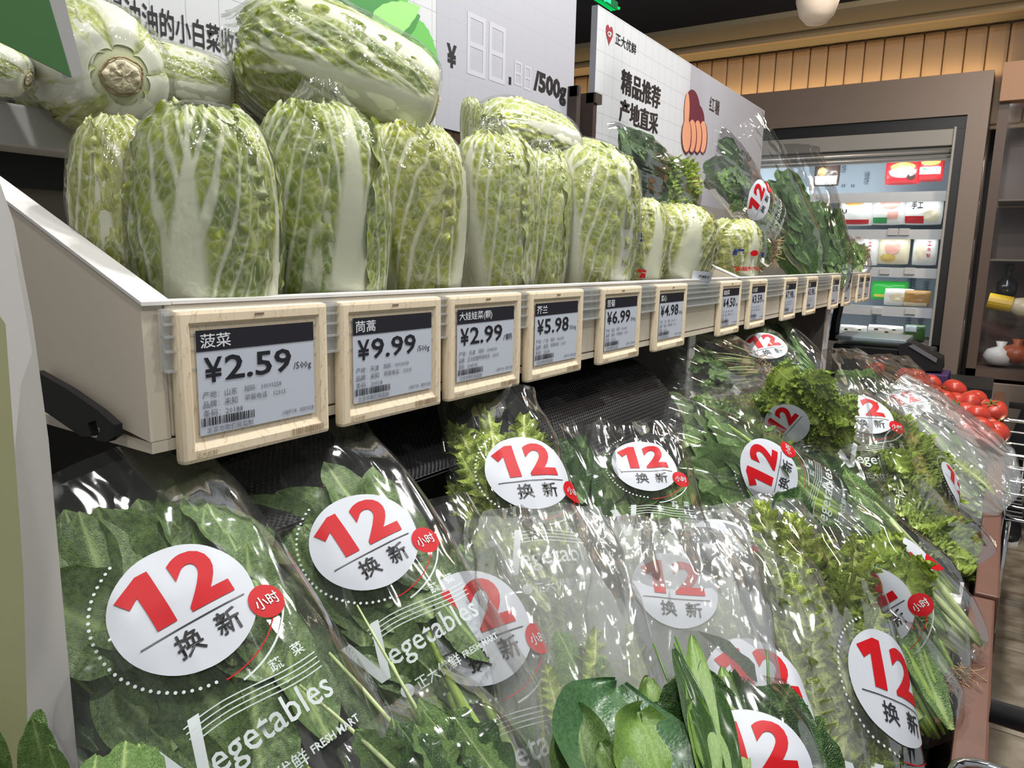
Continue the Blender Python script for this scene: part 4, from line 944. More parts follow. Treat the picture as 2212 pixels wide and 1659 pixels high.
    # print
    if disc and fo is not None:
        for pn, (v2, f2), m_ in PRINT:
            if parts and pn not in parts: continue
            if disc == 2 and pn in ('staff_lines','staff_text','brand_word','shop_text'): continue
            v2 = v2*dscale
            x = (v2[:, 0]+dx)/W; t = (v2[:, 1]+Lb)/Lg
            cen_x, cen_t = x.mean(), t.mean()
            lim = .985
            keep = [q for q in f2 if max(abs(x[i]) for i in q) < 1.12 and min(t[i] for i in q) > .02 and max(t[i] for i in q) < .99]
            if len(keep) < 1: continue
            xc = np.clip(x, -lim, lim); off = {'label_disc': .0012, 'label_number': .0019, 'label_line': .0019, 'label_text': .0019, 'hour_dot': .0022, 'hour_text': .0029}.get(pn, .0015)
            P = surf(xc, np.clip(t, 0, 1), 1, off, damp_at(xc, t))-base
            ui = sorted({i for q in keep for i in q}); mp_ = {i: k_ for k_, i in enumerate(ui)}
            link(pn, mesh(pn, P[ui], [tuple(mp_[i] for i in q) for q in keep], M[m_], True), fo)
    # contents
    lv, (ns, sl, sr_, sm, st) = KINDS[kind]
    for i in range(int(ns*nlo)):
        xx = rnd.uniform(-.62, .62); tb = rnd.uniform(.02, .09); dirx = -xx*.1+rnd.uniform(-.10, .10)
        if kind in ('scallion','greenstalk','darkstem'): xx = -.68+1.36*(i+.5)/ns; dirx = rnd.uniform(-.03, .03)+xx*.06
        p0 = cen(np.array(tb))+sd*xx*W*.75*float(wid(np.array(max(tb,.1))))/W+n*thick*rnd.uniform(-.1, .42)*(1-abs(xx))
        y_ax = a+sd*(dirx+xx*.18)+n*rnd.uniform(-.08, -.01); y_ax /= np.linalg.norm(y_ax)
        ln = sl*rnd.uniform(.8, 1.1)*min(1, fill*1.1); rf = sr_*rnd.uniform(.8, 1.3)
        zx = n-y_ax*(n@y_ax); zx /= np.linalg.norm(zx); xx_ = np.cross(y_ax, zx)
        o = link('stalk', stalk_me(i % 4, sm, st), t_)
        R_ = Matrix(np.stack([xx_, y_ax, zx], 1).tolist()); o.rotation_mode = 'QUATERNION'; o.rotation_quaternion = R_.to_quaternion()
        o.location = p0-base; rad = rf*.02/.016*.5; o.scale = (rad, ln, rad)
        ang = None
    for kd, cnt, ln0, m_, ta, tb in lv:
        for i in range(int(cnt*nlo)):
            t0 = rnd.uniform(ta, tb)*fill; xx = rnd.uniform(-.75, .75)*(1 if kind != 'endive' else .9); ln = ln0*rnd.uniform(.75, 1.2)
            if kind in ('long',): xx = rnd.uniform(-.6, .6)
            spread = {'endive': .25, 'long': .06}.get(kd, .55)
            dirx = xx*.45+rnd.uniform(-spread, spread)
            y_ax = a+sd*dirx+n*rnd.uniform(-.16, .12); y_ax /= np.linalg.norm(y_ax)
            nn = n+sd*(xx*.7+rnd.uniform(-.32, .32))+a*rnd.uniform(-.3, .2); zx = nn-y_ax*(nn@y_ax); zx /= np.linalg.norm(zx); x_ax = np.cross(y_ax, zx)
            dep = rnd.uniform(-.3, .60)*(1-.6*abs(xx)); hh_ = float(hgt(np.array(min(t0+.08, 1))))
            p0 = cen(np.array(t0))+sd*xx*float(wid(np.array(t0)))*.85+n*(hh_*dep-.002-ln*.03)-y_ax*ln*.45
            o = link('leaf', leaf_me(kd, rnd.randrange(4), m_), t_)
            R_ = Matrix(np.stack([x_ax, y_ax, zx], 1).tolist()); o.rotation_mode = 'QUATERNION'; o.rotation_quaternion = R_.to_quaternion()
            o.location = p0-base; o.scale = (ln, ln, ln)
    if roots:
        m2 = MB(); rr_ = random.Random(seed)
        for i in range(60):
            q = c-a*(Lb-.03)+sd*rr_.uniform(-.5, .5)*W-n*thick*rr_.uniform(.3, 1.1); pts = [q-base]
            dv = -a*rr_.uniform(.3, 1)+sd*rr_.uniform(-.6, .6)+n*rr_.uniform(-.3, .3)
            for s_ in range(5): q = q+dv*.009+np.array([rr_.uniform(-1, 1) for _ in range(3)])*.004; pts.append(q-base)
            m2.tube(pts, .0009, 4, False)
        o = link('roots', mesh('roots', m2.v, m2.f, M['root']), t_); o['kind'] = 'stuff'
    if kind == 'gourd':
        g2 = MB(); g2.tube([cen(np.array(q))+n*.004*math.sin(q*9)-base for q in np.linspace(.1, .9, 12)], np.array([.006,.018,.022,.023,.022,.021,.021,.022,.022,.02,.014,.005])*thick/.03, 16)
        link('gourd', mesh('gourd', g2.v, g2.f, M['gourd_skin']), t_)
    return t_
M['gourd_skin'] = mat('gourd_skin', (.17,.30,.09), .35, var=.35, scale=25)
TP = (-.05,2.2,.60)     # produce plane of the upper tier
BAGS = [
 # ---- lower display, far to near
 dict(kind='celery', C=(1600,790), D=(1690,800), Lt=.20, Lb=.16, W=.11, lift=.03, disc=0, roots=True, curve=-.05, label='bag of curved pale celery stalks with hairy roots beside the beige divider'),
 dict(kind='darkstem', C=(1690,730), D=(1770,800), Lt=.2, Lb=.16, W=.085, lift=-.02, disc=0, label='dark green stems in a bag under the 7.98 price tag'),
 dict(kind='dark', C=(1655,745), D=(1690,790), Lt=.14, Lb=.10, W=.08, lift=.03, disc=2, parts=('label_disc','label_number','label_line','label_text'), nlo=.5, label='bag with folded white disc in the shade under the 3.59 tag'),
 dict(kind='sparse', C=(1775,845), D=(1800,930), Lt=.14, Lb=.20, W=.17, lift=.05, disc=0, mat_='film_hazy', wr=1.6, label='crumpled clear bag heap right of the celery roots'),
 dict(kind='long', C=(1860,790), D=(1900,850), Lt=.18, Lb=.18, W=.08, lift=.03, disc=0, label='bag of pale pointed leaves just in front of the black scale'),
 dict(kind='long', C=(2000,880), D=(2110,1040), Lt=.45, Lb=.45, W=.115, lift=.02, disc=0, label='long bag of pale green leaves lying against the tomatoes'),
 dict(kind='gourd', axm=2., C=(1960,868), D=(2040,960), Lt=.16, Lb=.30, W=.09, lift=.05, disc=2, parts=('label_disc','label_number','label_line','label_text'), label='bagged green gourd with a slim disc, farthest disc before the tomatoes'),
 dict(kind='dark', axm=2., C=(1925,930), D=(1975,1000), Lt=.16, Lb=.16, W=.075, lift=.05, disc=2, nlo=.5, parts=('label_disc','label_number','label_line','label_text'), label='bag with second slim disc right of the tall lettuce bag'),
 dict(kind='lettuce', C=(1600,870), D=(1660,960), Lt=.12, Lb=.16, W=.12, lift=.0, disc=0, nlo=1.2, label='bag of frilly lettuce behind the divider foot'),
 dict(kind='lettuce', C=(1700,915), D=(1800,985), Lt=.16, Lb=.16, W=.13, lift=.03, disc=2, dscale=.8, tilt=-1.0, nlo=1.3, parts=('label_disc','label_number','label_line'), label='frilly lettuce bag with a narrow tilted disc in the middle of the pile'),
 dict(kind='lettuce', C=(1868,890), D=(1922,1090), Lt=.15, Lb=.32, W=.115, lift=.08, nlo=1.7, fill=1.15, dscale=1.15, thick=.045, axm=3.2, label='tall bag of frilly lettuce with a bright disc at its top'),
 dict(kind='lettuce', C=(2050,1090), D=(1950,1180), Lt=.12, Lb=.14, W=.14, lift=.05, disc=0, nlo=1.5, thick=.045, label='bright frilly lettuce bag against the brown bumper'),
 dict(kind='lettuce', C=(2075,1050), D=(2085,1230), Lt=.25, Lb=.20, W=.115, lift=.07, dx=.075, tilt=.5, nlo=1.8, fill=1.2, disc=2, dscale=1.1, thick=.045, parts=('label_disc','label_number','label_line','dotted_arc'), label='lettuce bag whose disc faces the aisle at the bumper edge'),
 dict(kind='sparse', C=(2030,960), D=(2080,1000), Lt=.2, Lb=.2, W=.15, lift=.08, disc=0, nlo=.3, mat_='film_hazy', wr=1.5, label='empty crumpled bag mouth above the right lettuce bags'),
 dict(kind='leafy', C=(1540,880), D=(1570,990), Lt=.14, Lb=.16, W=.12, lift=.0, disc=0, nlo=1.2, label='pale leafy greens bag at the foot of the beige divider'),
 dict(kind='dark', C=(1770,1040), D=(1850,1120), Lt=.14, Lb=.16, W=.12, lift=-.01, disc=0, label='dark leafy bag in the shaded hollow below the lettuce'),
 dict(kind='scallion', C=(1930,1165), D=(2040,1255), Lt=.16, Lb=.17, W=.062, lift=.03, disc=0, label='bag of pale scallion stalks with white lettering near the bumper', thick=.03),
 dict(kind='scallion', C=(1930,1230), D=(2060,1350), Lt=.12, Lb=.165, W=.06, lift=.05, disc=2, tilt=-.35, parts=('label_disc','label_number','label_line','label_text','hour_dot'), label='second scallion bag with narrow disc below the first'),
 dict(kind='greenstalk', C=(1975,1330), D=(2055,1440), Lt=.12, Lb=.11, W=.062, lift=.02, disc=0, roots=True, label='green stalk bundle with brown root ends beside the grey bin corner'),
 dict(kind='greenstalk', C=(1975,1440), D=(2030,1530), Lt=.12, Lb=.09, W=.062, lift=.03, disc=0, label='lowest green stalk bundle beside the bumper joint'),
 dict(kind='gailan', C=(1610,1110), D=(1850,1190), Lt=.12, Lb=.24, W=.075, lift=.0, disc=0, label='bag of thick mustard stalks just below the mustard greens bag with a disc'),
 dict(kind='gailan', C=(1662,1015), D=(1850,1110), Lt=.19, Lb=.22, W=.088, lift=.05, thick=.036, nlo=1.2, label='mustard greens bag lying with its disc in the middle of the pile'),
 dict(kind='leafy', C=(1830,1220), D=(1900,1350), Lt=.08, Lb=.16, W=.075, lift=.05, disc=0, nlo=1.3, label='rounded pale leafy bag left of the scallion discs'),
 dict(kind='dark', C=(1690,1180), D=(1760,1300), Lt=.1, Lb=.12, W=.09, lift=.02, disc=0, mat_='film_hazy', label='dark green bag with hazy film under the mustard stalks'),
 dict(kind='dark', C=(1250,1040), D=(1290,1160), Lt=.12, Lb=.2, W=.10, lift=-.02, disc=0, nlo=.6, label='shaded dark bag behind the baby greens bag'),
 dict(kind='baby', C=(1395,1000), D=(1425,1150), Lt=.10, Lb=.22, W=.085, lift=.03, wr=1.5, nlo=1.2, dscale=.85, label='baby round leaf bag with crumpled disc and upright red dot'),
 dict(kind='endive', C=(1142,1015), D=(1205,1250), Lt=.15, Lb=.28, W=.078, dx=.015, dscale=.93, lift=.045, nlo=1.7, fill=1.15, thick=.036, label='endive bag with big disc under the 5.98 price tag'),
 dict(kind='leafy', C=(1560,1165), D=(1600,1300), Lt=.07, Lb=.2, W=.10, lift=.02, disc=2, wr=2.0, mat_='film_hazy', nlo=.4, dscale=.75, parts=('label_disc','label_text','hour_dot'), label='hazy bag with small crumpled disc above the crinkled heap'),
 dict(kind='sparse', C=(1460,1268), D=(1480,1480), dscale=.82, Lt=.10, Lb=.24, W=.12, lift=.065, mat_='film_hazy', wr=1.6, nlo=.8, parts=('label_disc','label_number','label_line','label_text'), disc=2, label='big crinkled clear bag with faded disc in the centre'),
 dict(kind='sparse', C=(1480,1260), D=(1500,1420), Lt=.09, Lb=.15, W=.10, lift=.095, disc=0, mat_='film_hazy', wr=1.9, nlo=.15, label='crinkled empty bag lying over the faded disc in the centre'),
 dict(kind='spinach', C=(1030,1350), D=(1115,1560), Lt=.15, Lb=.22, W=.080, dx=.01, lift=.0, label='spinach bag half covered between the second spinach bag and the endive'),
 dict(kind='sparse', C=(1240,1350), D=(1290,1560), Lt=.14, Lb=.18, W=.085, lift=.05, disc=0, mat_='film_hazy', wr=1.8, nlo=.6, label='crinkled clear bag left of the faded disc bag'),
 dict(kind='endive', C=(1650,1290), D=(1700,1450), Lt=.1, Lb=.22, W=.10, lift=.06, disc=0, mat_='film_hazy', wr=1.5, nlo=.5, label='hazy endive bag right of the faded disc bag'),
 dict(kind='lettuce', C=(1880,1310), D=(1960,1420), Lt=.14, Lb=.14, W=.085, lift=.03, tilt=-.8, disc=2, nlo=.3, label='bag with half hidden disc behind the right endive bag'),
 dict(kind='endive', C=(1935,1480), D=(1990,1760), Lt=.22, Lb=.20, W=.105, dx=.048, lift=.08, nlo=2.3, fill=1.4, tilt=.40, dscale=1.12, thick=.045, label='large endive bag at bottom right with its disc cut by a fold'),
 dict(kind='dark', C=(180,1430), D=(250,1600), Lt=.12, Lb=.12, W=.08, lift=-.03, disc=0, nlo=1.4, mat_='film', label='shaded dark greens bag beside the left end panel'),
 dict(kind='spinach', C=(790,1163), D=(930,1402), Lt=.15, Lb=.29, W=.088, lift=.03, nlo=1.1, dscale=.88, thick=.036, label='second spinach bag from the left with a bright round disc'),
 dict(kind='spinach', C=(400,1308), D=(575,1600), Lt=.16, Lb=.24, W=.100, lift=.035, nlo=1.3, dscale=.88, thick=.038, label='nearest spinach bag at the left with the largest disc'),
 dict(kind='celery', C=(990,1640), D=(1060,1740), Lt=.06, Lb=.1, W=.06, lift=.06, disc=0, nlo=.3, label='stalky bag at the bottom edge below the second spinach bag'),
 dict(kind='dark', C=(1660,1480), D=(1730,1760), Lt=.07, Lb=.2, W=.060, lift=.075, tilt=.2, nlo=.6, disc=2, parts=('label_disc','label_number','label_line'), label='narrow bag with twisted disc behind the bottom middle disc'),
 dict(kind='dark', C=(1640,1650), D=(1690,1900), dscale=.8, Lt=.08, Lb=.12, W=.066, lift=.10, nlo=.8, disc=2, label='narrow dark leaf bag with a disc cut by the bottom edge'),
 # ---- upper tier
 dict(kind='kale', C=(1430,395), D=(1520,440), Lt=.16, Lb=.10, W=.10, lift=.04, disc=0, plane=TP, nlo=1.5, wr=1.4, label='dark celery leaf bag right after the last cabbages'),
 dict(kind='lettuce', C=(1490,410), D=(1560,450), Lt=.10, Lb=.10, W=.07, lift=.06, disc=0, plane=TP, nlo=.9, label='bright green leaf bag in front of the dark celery leaves'),
 dict(kind='dark', C=(1600,380), D=(1700,520), Lt=.14, Lb=.16, W=.09, lift=.0, disc=0, plane=TP, label='dark leaf bag behind the upper disc bag'),
 dict(kind='kale', C=(1700,420), D=(1775,580), Lt=.30, Lb=.34, W=.085, lift=.03, disc=0, plane=TP, wr=1.1, nlo=1.5, fill=.85, label='tall dark stem bag with empty pointed mouth against the cooler'),
 dict(kind='kale', C=(1785,470), D=(1812,570), Lt=.42, Lb=.32, W=.115, lift=.05, disc=0, plane=TP, nlo=2.0, thick=.045, wr=1.0, fill=.8, label='upright dark leafy bag, last one before the cooler shelves'),
 dict(kind='celery', C=(1640,432), D=(1745,545), Lt=.22, Lb=.26, W=.078, lift=.07, plane=TP, label='long celery bag with disc on the upper tray'),
 dict(kind='leafy', C=(1660,525), D=(1735,590), Lt=.10, Lb=.10, W=.07, lift=.04, disc=0, plane=TP, nlo=.7, roots=True, label='bunch with brown roots at the joint of the two trays'),
 dict(kind='leafy', C=(1850,540), D=(1860,580), Lt=.12, Lb=.12, W=.09, lift=.03, disc=0, plane=TP, nlo=.7, label='small leafy bag over the last pair of price tags'),
]
for b_ in BAGS: bag(**b_)
# loose big leaves at the bottom, outside any bag
def loose(kd, px, py, ang, ln, lift, m_, label, tl=0., face=0.):
    z0 = -.60+lift*1.18; c = onP(px, py, z0, .63); d = onP(px-100*math.cos(ang), py+100*math.sin(ang), z0, .63)
    a = c-d; a /= np.linalg.norm(a); n = np.array([0, -.53, .85]); n = n-c/np.linalg.norm(c)*.6+a*tl; n = n-a*(n@a); n /= np.linalg.norm(n); s_ = np.cross(a, n)
    n, s_ = n*math.cos(face)+s_*math.sin(face), s_*math.cos(face)-n*math.sin(face)
    t = thing('loose_greens', c, label, 'vegetable')
    return t, a, n, s_, c
t, a, n_, s_, c = loose('spinach', 1400, 1600, math.radians(110), .1, .09, None, 'unbagged bunch of large dark spinach leaves at the bottom centre')
def rest(o, x_ax, y_ax, z_ax, p, sc):
    R_ = Matrix(np.stack([x_ax, y_ax, z_ax], 1).tolist()); o.rotation_mode = 'QUATERNION'; o.rotation_quaternion = R_.to_quaternion(); o.location = p; o.scale = sc
BL = [((1330,1790),(1340,1470),.085,.12,0,'big'), ((1450,1800),(1385,1530),.095,.10,.3,'big2'), ((1280,1760),(1240,1520),.08,.05,-.5,'spinach'), ((1420,1700),(1400,1465),.075,.055,.5,'big2'), ((1500,1750),(1440,1500),.08,.04,.2,'dark'),
      ((1540,1740),(1495,1370),.115,.028,.0,'big2'), ((1560,1740),(1455,1400),.115,.03,.2,'dark'), ((1590,1740),(1515,1430),.115,.03,0,'dark'), ((1560,1760),(1500,1510),.115,.035,.1,'big2'), ((1620,1740),(1580,1450),.115,.03,0,'dark'), ((1650,1740),(1610,1470),.115,.03,0,'dark'), ((1600,1740),(1560,1440),.115,.028,0,'big2'), ((1500,1800),(1560,1640),.1,.04,0,'big2'), ((1380,1800),(1300,1600),.1,.045,.3,'spinach')]
M['big'] = veg('large_spinach_leaf', (.04,.12,.045), (.08,.18,.07), (.14,.26,.11), cell=30, vein=.15, rough=.33, coat=.3, bumps=.12)
M['big2'] = veg('matt_green_leaf', (.14,.26,.05), (.22,.36,.08), (.35,.48,.18), cell=40, vein=.12, rough=.45, bumps=.12)
def bigleaf(seed):
    nu, nv = 25, 30; u, v = np.meshgrid(np.linspace(-1, 1, nu), np.linspace(0, 1, nv), indexing='ij'); au = np.abs(u)
    w_ = .5*np.sin(PI*np.clip(v, .01, .995)**.95)**.58; x = u*w_
    z = .12*au**2-.22*(v-.5)**2+.04*vn(u*2, v*3, 0, seed)+.03*au*np.sin(v*12+seed)
    rib = np.clip(1.6-1.6*(au*w_/.02)**2, 0, 1); q = (v-.35*au)*6; f_ = np.abs(q-np.floor(q)-.5)*2
    return np.stack([x, v, z], -1).reshape(-1, 3), grid_faces(nu, nv), np.maximum(rib*.6, np.clip((f_-.88)*7, 0, 1)*.4).reshape(-1)
for i, (p0, p1, lift, hw, fc, mk) in enumerate(BL):
    z0 = -.60+(lift-.02)*1.18; A, B = onP(*p0, z0, .63), onP(*p1, z0+.0, .63); ln = np.linalg.norm(B-A); y_ = (B-A)/ln
    n = np.array([0, -.53, .85])-B/np.linalg.norm(B)*.7; n = n-y_*(n@y_); n /= np.linalg.norm(n); x_ = np.cross(y_, n)
    n, x_ = n*math.cos(fc)+x_*math.sin(fc), x_*math.cos(fc)-n*math.sin(fc)
    P, f, at = bigleaf(i); o = link('leaf', mesh('large_leaf', P, f, M[mk], True, attr=at), t)
    rest(o, x_, y_, n, A-c, (hw/1.0, ln, hw*1.1))
t, a, n_, s_, c = loose('x', 60, 1640, 1.2, .1, .05, None, 'blurred green leaves poking in at the bottom left corner')
for i in range(9):
    A = onY(20+i*34, 1760, .40-.012*i); B = onY(-10+i*36+random.uniform(-40, 60), 1500+i*14+random.uniform(0, 60), .40-.012*i) if i < 5 else onY(60+i*30, 1630-random.uniform(0, 12), .40)
    y_ = B-A; ln = np.linalg.norm(y_); y_ /= ln; n = -A/np.linalg.norm(A); n = n-y_*(n@y_); n /= np.linalg.norm(n)
    o = link('leaf', leaf_me('long', i % 4, 'stalk' if 0 else 'gailan'), t); rest(o, np.cross(y_, n), y_, n, A-c, (ln*.8, ln, ln))

# ================================================================= LOWER DISPLAY BODY
def ramp(x0, x1, label, lift=-.12):
    t = thing('display_ramp', (x0, .2, -1.4), label, 'display stand')
    z = lambda y: -.60+.63*y+lift
    MB().prism([(.02, -1.4), (.02, z(.02)), (.62, z(.62)), (.62, -1.4)], x0, x1, 'x').obj('body', M['black'], t)
    return t
ramp(.05, 1.445, 'black sloped stand under the near bags')
ramp(1.475, 2.54, 'black sloped stand under the far bags')
def mat_riser(name, x0, x1, pts, label):
    """perforated black mat following the profile pts (y, z), covered with fine raised dimples"""
    t = thing(name, (x0, pts[0][0], pts[0][1]), label, 'mat')
    P = crs(np.array(pts), np.linspace(0, 1, 40)); nx = 2
    v = [(x, p[0], p[1]) for x in (x0, x1) for p in P]; n = len(P)
    v2 = v+[(a_, b_, c_-.004) for a_, b_, c_ in v]
    f = [(i, n+i, n+i+1, i+1) for i in range(n-1)]+[(2*n+i, 2*n+i+1, 3*n+i+1, 3*n+i) for i in range(n-1)]
    me = MB().add(v2, f).obj('sheet', M['black'], t)
    Q = crs(np.array(pts), np.linspace(0, 1, 72)); T = np.gradient(Q, axis=0); T /= np.linalg.norm(T, axis=1)[:, None]
    vv = []; ff = []; nxp = int((x1-x0)/.0072)
    for j in range(1, 71):
        nn = np.array([-T[j][1], T[j][0]]); nn = nn if nn[1] > 0 else -nn
        for i in range(nxp):
            x = x0+(i+.5+(.5 if j % 2 else 0))*.0072
            if x > x1-.003: continue
            o = len(vv); s = .0024
            for ax, at_ in ((-s,0),(0,-s),(s,0),(0,s)): vv.append((x+ax, Q[j][0]+T[j][0]*at_, Q[j][1]+T[j][1]*at_))
            vv.append((x, Q[j][0]+nn[0]*.0018, Q[j][1]+nn[1]*.0018)); ff += [(o+k, o+(k+1) % 4, o+4) for k in range(4)]
    o = MB(); o.v = vv; o.f = ff; d = o.obj('dimples', M['black_gloss'], t); d['kind'] = 'stuff'
    return t
mat_riser('perforated_mat', .42, .86, [(.55,-.26),(.64,-.225),(.74,-.20),(.86,-.19)], 'black perforated mat behind the second spinach bag, left')
mat_riser('perforated_mat', .95, 1.44, [(.50,-.36),(.56,-.27),(.63,-.215),(.72,-.205),(.86,-.20)], 'black perforated mat rising under the tray beside the taupe divider')
def divider(px0, px1, pyt, pyb, y, label, y2=.97):
    p0, p1 = onY(px0, pyt, y), onY(px1, pyt, y); zb = onY(px0, pyb, y)[2]
    t = thing('display_divider', (p0[0], y, zb-.3), label, 'divider')
    MB().box(p0[0], p1[0], y+.004, y2, zb-.3, -.1665).obj('panel', M['taupe'], t)
    MB().box(p0[0]-.001, p1[0]+.001, y, y+.004, zb-.3, -.1665).obj('front_edge', M['beige_edge'], t)
    return t
divider(1491, 1503, 720, 900, .585, 'beige edged divider panel under the tray joint')
divider(1783, 1792, 700, 800, .585, 'second divider panel further along under the far tray')
# brown bumper boards along the aisle
def board(x0, x1, label, dy=0., zt=-.60):
    t = thing('bumper_board', (x0, -.03, -1.4), label, 'bumper')
    MB().box(x0, x1, -.047+dy, -.008+dy, zt-.09, zt, .004).obj('rail', M['brownboard'], t)
    MB().box(x0, x1, -.030+dy, -.012+dy, -1.39, zt-.09).obj('skirt', mat('skirt_black', (.02,.018,.016), .6), t)
    return t
board(.75, 1.545, 'brown worn bumper board, near length at the bottom right'); board(1.55, 3.0, 'brown worn bumper board beyond the joint', -.006, -.595); board(3.005, 3.9, 'farthest brown bumper board beside the tomatoes', .0, -.55)
bc_ = onZ(2095,1300,-.59)
t = thing('grey_bin', (1.5,.04,-.75), 'pale grey bin corner beside the scallion stalks', 'bin')
MB().box(1.43, 1.47, .004, .55, -.80, -.575, .003).box(1.43,1.60,.004,.010,-.8,-.60).obj('wall', M['beige_edge'], t)

# tomatoes
random.seed(11)
def tomato_me():
    n, k = 20, 12; v = []
    for j in range(k+1):
        ph = PI*j/k; r = math.sin(ph)**.9; z = math.cos(ph)*.82
        if j < 3: z -= .16*(1-j/3)
        for a in range(n):
            th = 2*PI*a/n; q = r*(1+.035*math.cos(5*th)*(1 if j < 6 else .3)); v.append((q*math.cos(th), q*math.sin(th), z))
    return mesh('tomato', v, [(i*n+a, (i+1)*n+a, (i+1)*n+(a+1) % n, i*n+(a+1) % n) for i in range(k) for a in range(n)], M['tomato'])
tm = tomato_me()
c5 = MB()
for a in range(5):
    th = a*2*PI/5; c5.add([(0,0,.70),(.3*math.cos(th-.3),.3*math.sin(th-.3),.74),(.65*math.cos(th),.65*math.sin(th),.80),(.3*math.cos(th+.3),.3*math.sin(th+.3),.74)], [(0,1,2,3)])
c5.tube([(0,0,.68),(.03,0,.95)], .07, 5); cal_me = mesh('calyx', c5.v, c5.f, M['calyx'])
TL = [(1977,812,3.45),(1985,832,3.35),(2012,830,3.4),(2062,842,3.35),(2024,852,3.2),(2040,868,3.1),(2105,862,3.3),(2092,872,3.15),(2145,888,3.15),(2118,878,3.3),(2088,892,3.0),(2064,868,3.15),(2050,882,2.95),(2068,902,2.9),(2110,900,2.95),(2150,935,2.9),(2142,925,3.0),(2090,935,2.75),(2120,925,2.8),(2135,950,2.7),(1888,800,3.4),(2000,842,3.5),(1955,815,3.5)]
zone = ['top back of the heap','upper left of the heap','left shoulder of the heap','single one highest in the middle','front left face of the heap','below the highest one','right of the highest one','large one in the centre right','rightmost of the heap, lying lower','behind the centre right one','centre of the heap under the film','small one under the highest','beside the long leaf bag, upper','beside the long leaf bag, lower','centre right under the film','right foot near the bumper','right foot above the lowest','low behind the leaf bag mouth','low right of the leaf bag mouth','lowest, by the bumper','alone left of the pink film peak','back left behind the top one','far left beside the scale']
for i, (px, py, x_) in enumerate(TL):
    p = onX(px, py, x_); r_ = .046 if i in (3,7,8) else .042
    t = thing('tomato', (p[0], p[1], p[2]), 'red tomato, '+zone[i], 'tomato', 'tomatoes heaped beyond the bags')
    t.rotation_euler = (random.uniform(1.9, 3.6) if i % 4 else random.uniform(-.5,.6), random.uniform(-.7, .7), random.uniform(0, 6)); t.scale = (r_, r_, r_)
    link('fruit', tm, t); link('calyx', cal_me, t)
tr = thing('tomato_bin', (3.3,.0,-.9), 'dark brown tray under the tomato heap', 'tray')
MB().box(2.55, 3.9, -.005, .50, -.9, -.62).obj('box', mat('dark_brown_bin', (.05,.03,.025), .6), tr)
for px, py, x_ in ((2060,905,3.3),): pass

# scale with pole, printer and purple box behind
def blk(name, x, px0, px1, py0, py1, d, m_, parent, bev=.006):
    p0, p1 = onX(px0, py0, x), onX(px1, py1, x)
    return MB().box(x, x+d, min(p0[1], p1[1]), max(p0[1], p1[1]), min(p0[2], p1[2]), max(p0[2], p1[2]), bev).obj(name, m_, parent)
q0 = onX(1880,790,3.9)
sc_ = thing('label_scale', (3.9, q0[1], q0[2]-.1), 'black label printing scale with steel plate and pole beyond the bags', 'scale')
blk('body', 3.9, 1800,2000,742,900,.25, M['black'], sc_, .01)
pts = [onX(*p, 3.92) for p in ((1800,735),(2005,745),(1990,730),(1830,718))]
MB().box(3.86, 4.16, onX(1960,740,3.9)[1], onX(1806,740,3.9)[1], onX(1900,738,3.9)[2], onX(1900,738,3.9)[2]+.02, .005).obj('weighing_plate', mat('plate_steel', (.30,.38,.42), .3, metal=.3), sc_)
pp = [onX(*p, 4.0) for p in ((1818,600),(1815,650),(1806,690),(1800,735))]
MB().tube(pp, .022, 10).obj('pole', M['black'], sc_)
hd = MB().prism([(onX(1940,745,3.85)[1], onX(1940,745,3.85)[2]), (onX(1965,738,3.85)[1], onX(1965,738,3.85)[2]), (onX(2035,775,3.85)[1], onX(2035,775,3.85)[2]), (onX(2035,800,3.85)[1], onX(2035,800,3.85)[2]), (onX(1950,800,3.85)[1], onX(1950,800,3.85)[2])], 3.82, 4.0, 'x').obj('printer_head', M['black'], sc_)
MB().prism([tuple(onX(*p, 3.81)[1:]) for p in ((1962,748),(1972,744),(2025,775),(2022,784))], 3.812, 3.819, 'x').obj('screen', mat('scale_screen', (.16,.16,.17), .3), sc_)
pb_ = thing('purple_box', tuple(onX(2010,830,3.8)), 'purple box beneath the scale behind the tomatoes', 'box')
blk('carton', 3.8, 1985,2040,805,880,.2, mat('purple', (.06,.025,.11), .5), pb_)
wt = thing('display_stand', (4.0,.2,-1.4), 'dark stand carrying the scale', 'display stand')
MB().box(3.95, 4.4, .0, .62, -1.4, onX(1900,810,3.95)[2]-.02).obj('body', M['black'], wt)

# ================================================================= PERSON AND CARTS
def skin_body(name, J, E, m_, parent, sub=2):
    me = bpy.data.meshes.new(name); me.from_pydata([j[0] for j in J], E, []); o = link(name, me, parent); me.materials.append(m_)
    md = o.modifiers.new('skin', 'SKIN'); md.use_smooth_shade = True
    for i, j in enumerate(J): me.skin_vertices[0].data[i].radius = j[1]; me.skin_vertices[0].data[i].use_root = (i == 0)
    s = o.modifiers.new('sub', 'SUBSURF'); s.levels = sub; s.render_levels = sub
    dg = bpy.context.evaluated_depsgraph_get(); bpy.context.view_layer.update()
    m2 = bpy.data.meshes.new_from_object(o.evaluated_get(bpy.context.evaluated_depsgraph_get()))
    if len(m2.vertices) == 0: return o
    o.modifiers.clear(); old = o.data; o.data = m2; m2.name = name; return o
pf = onZ(2212,1140,-1.4); PX, PY = 4.6, -.40
pe = thing('person', (PX, PY, -1.4), 'person in long dark coat and black shoes with white soles at the right edge', 'person')
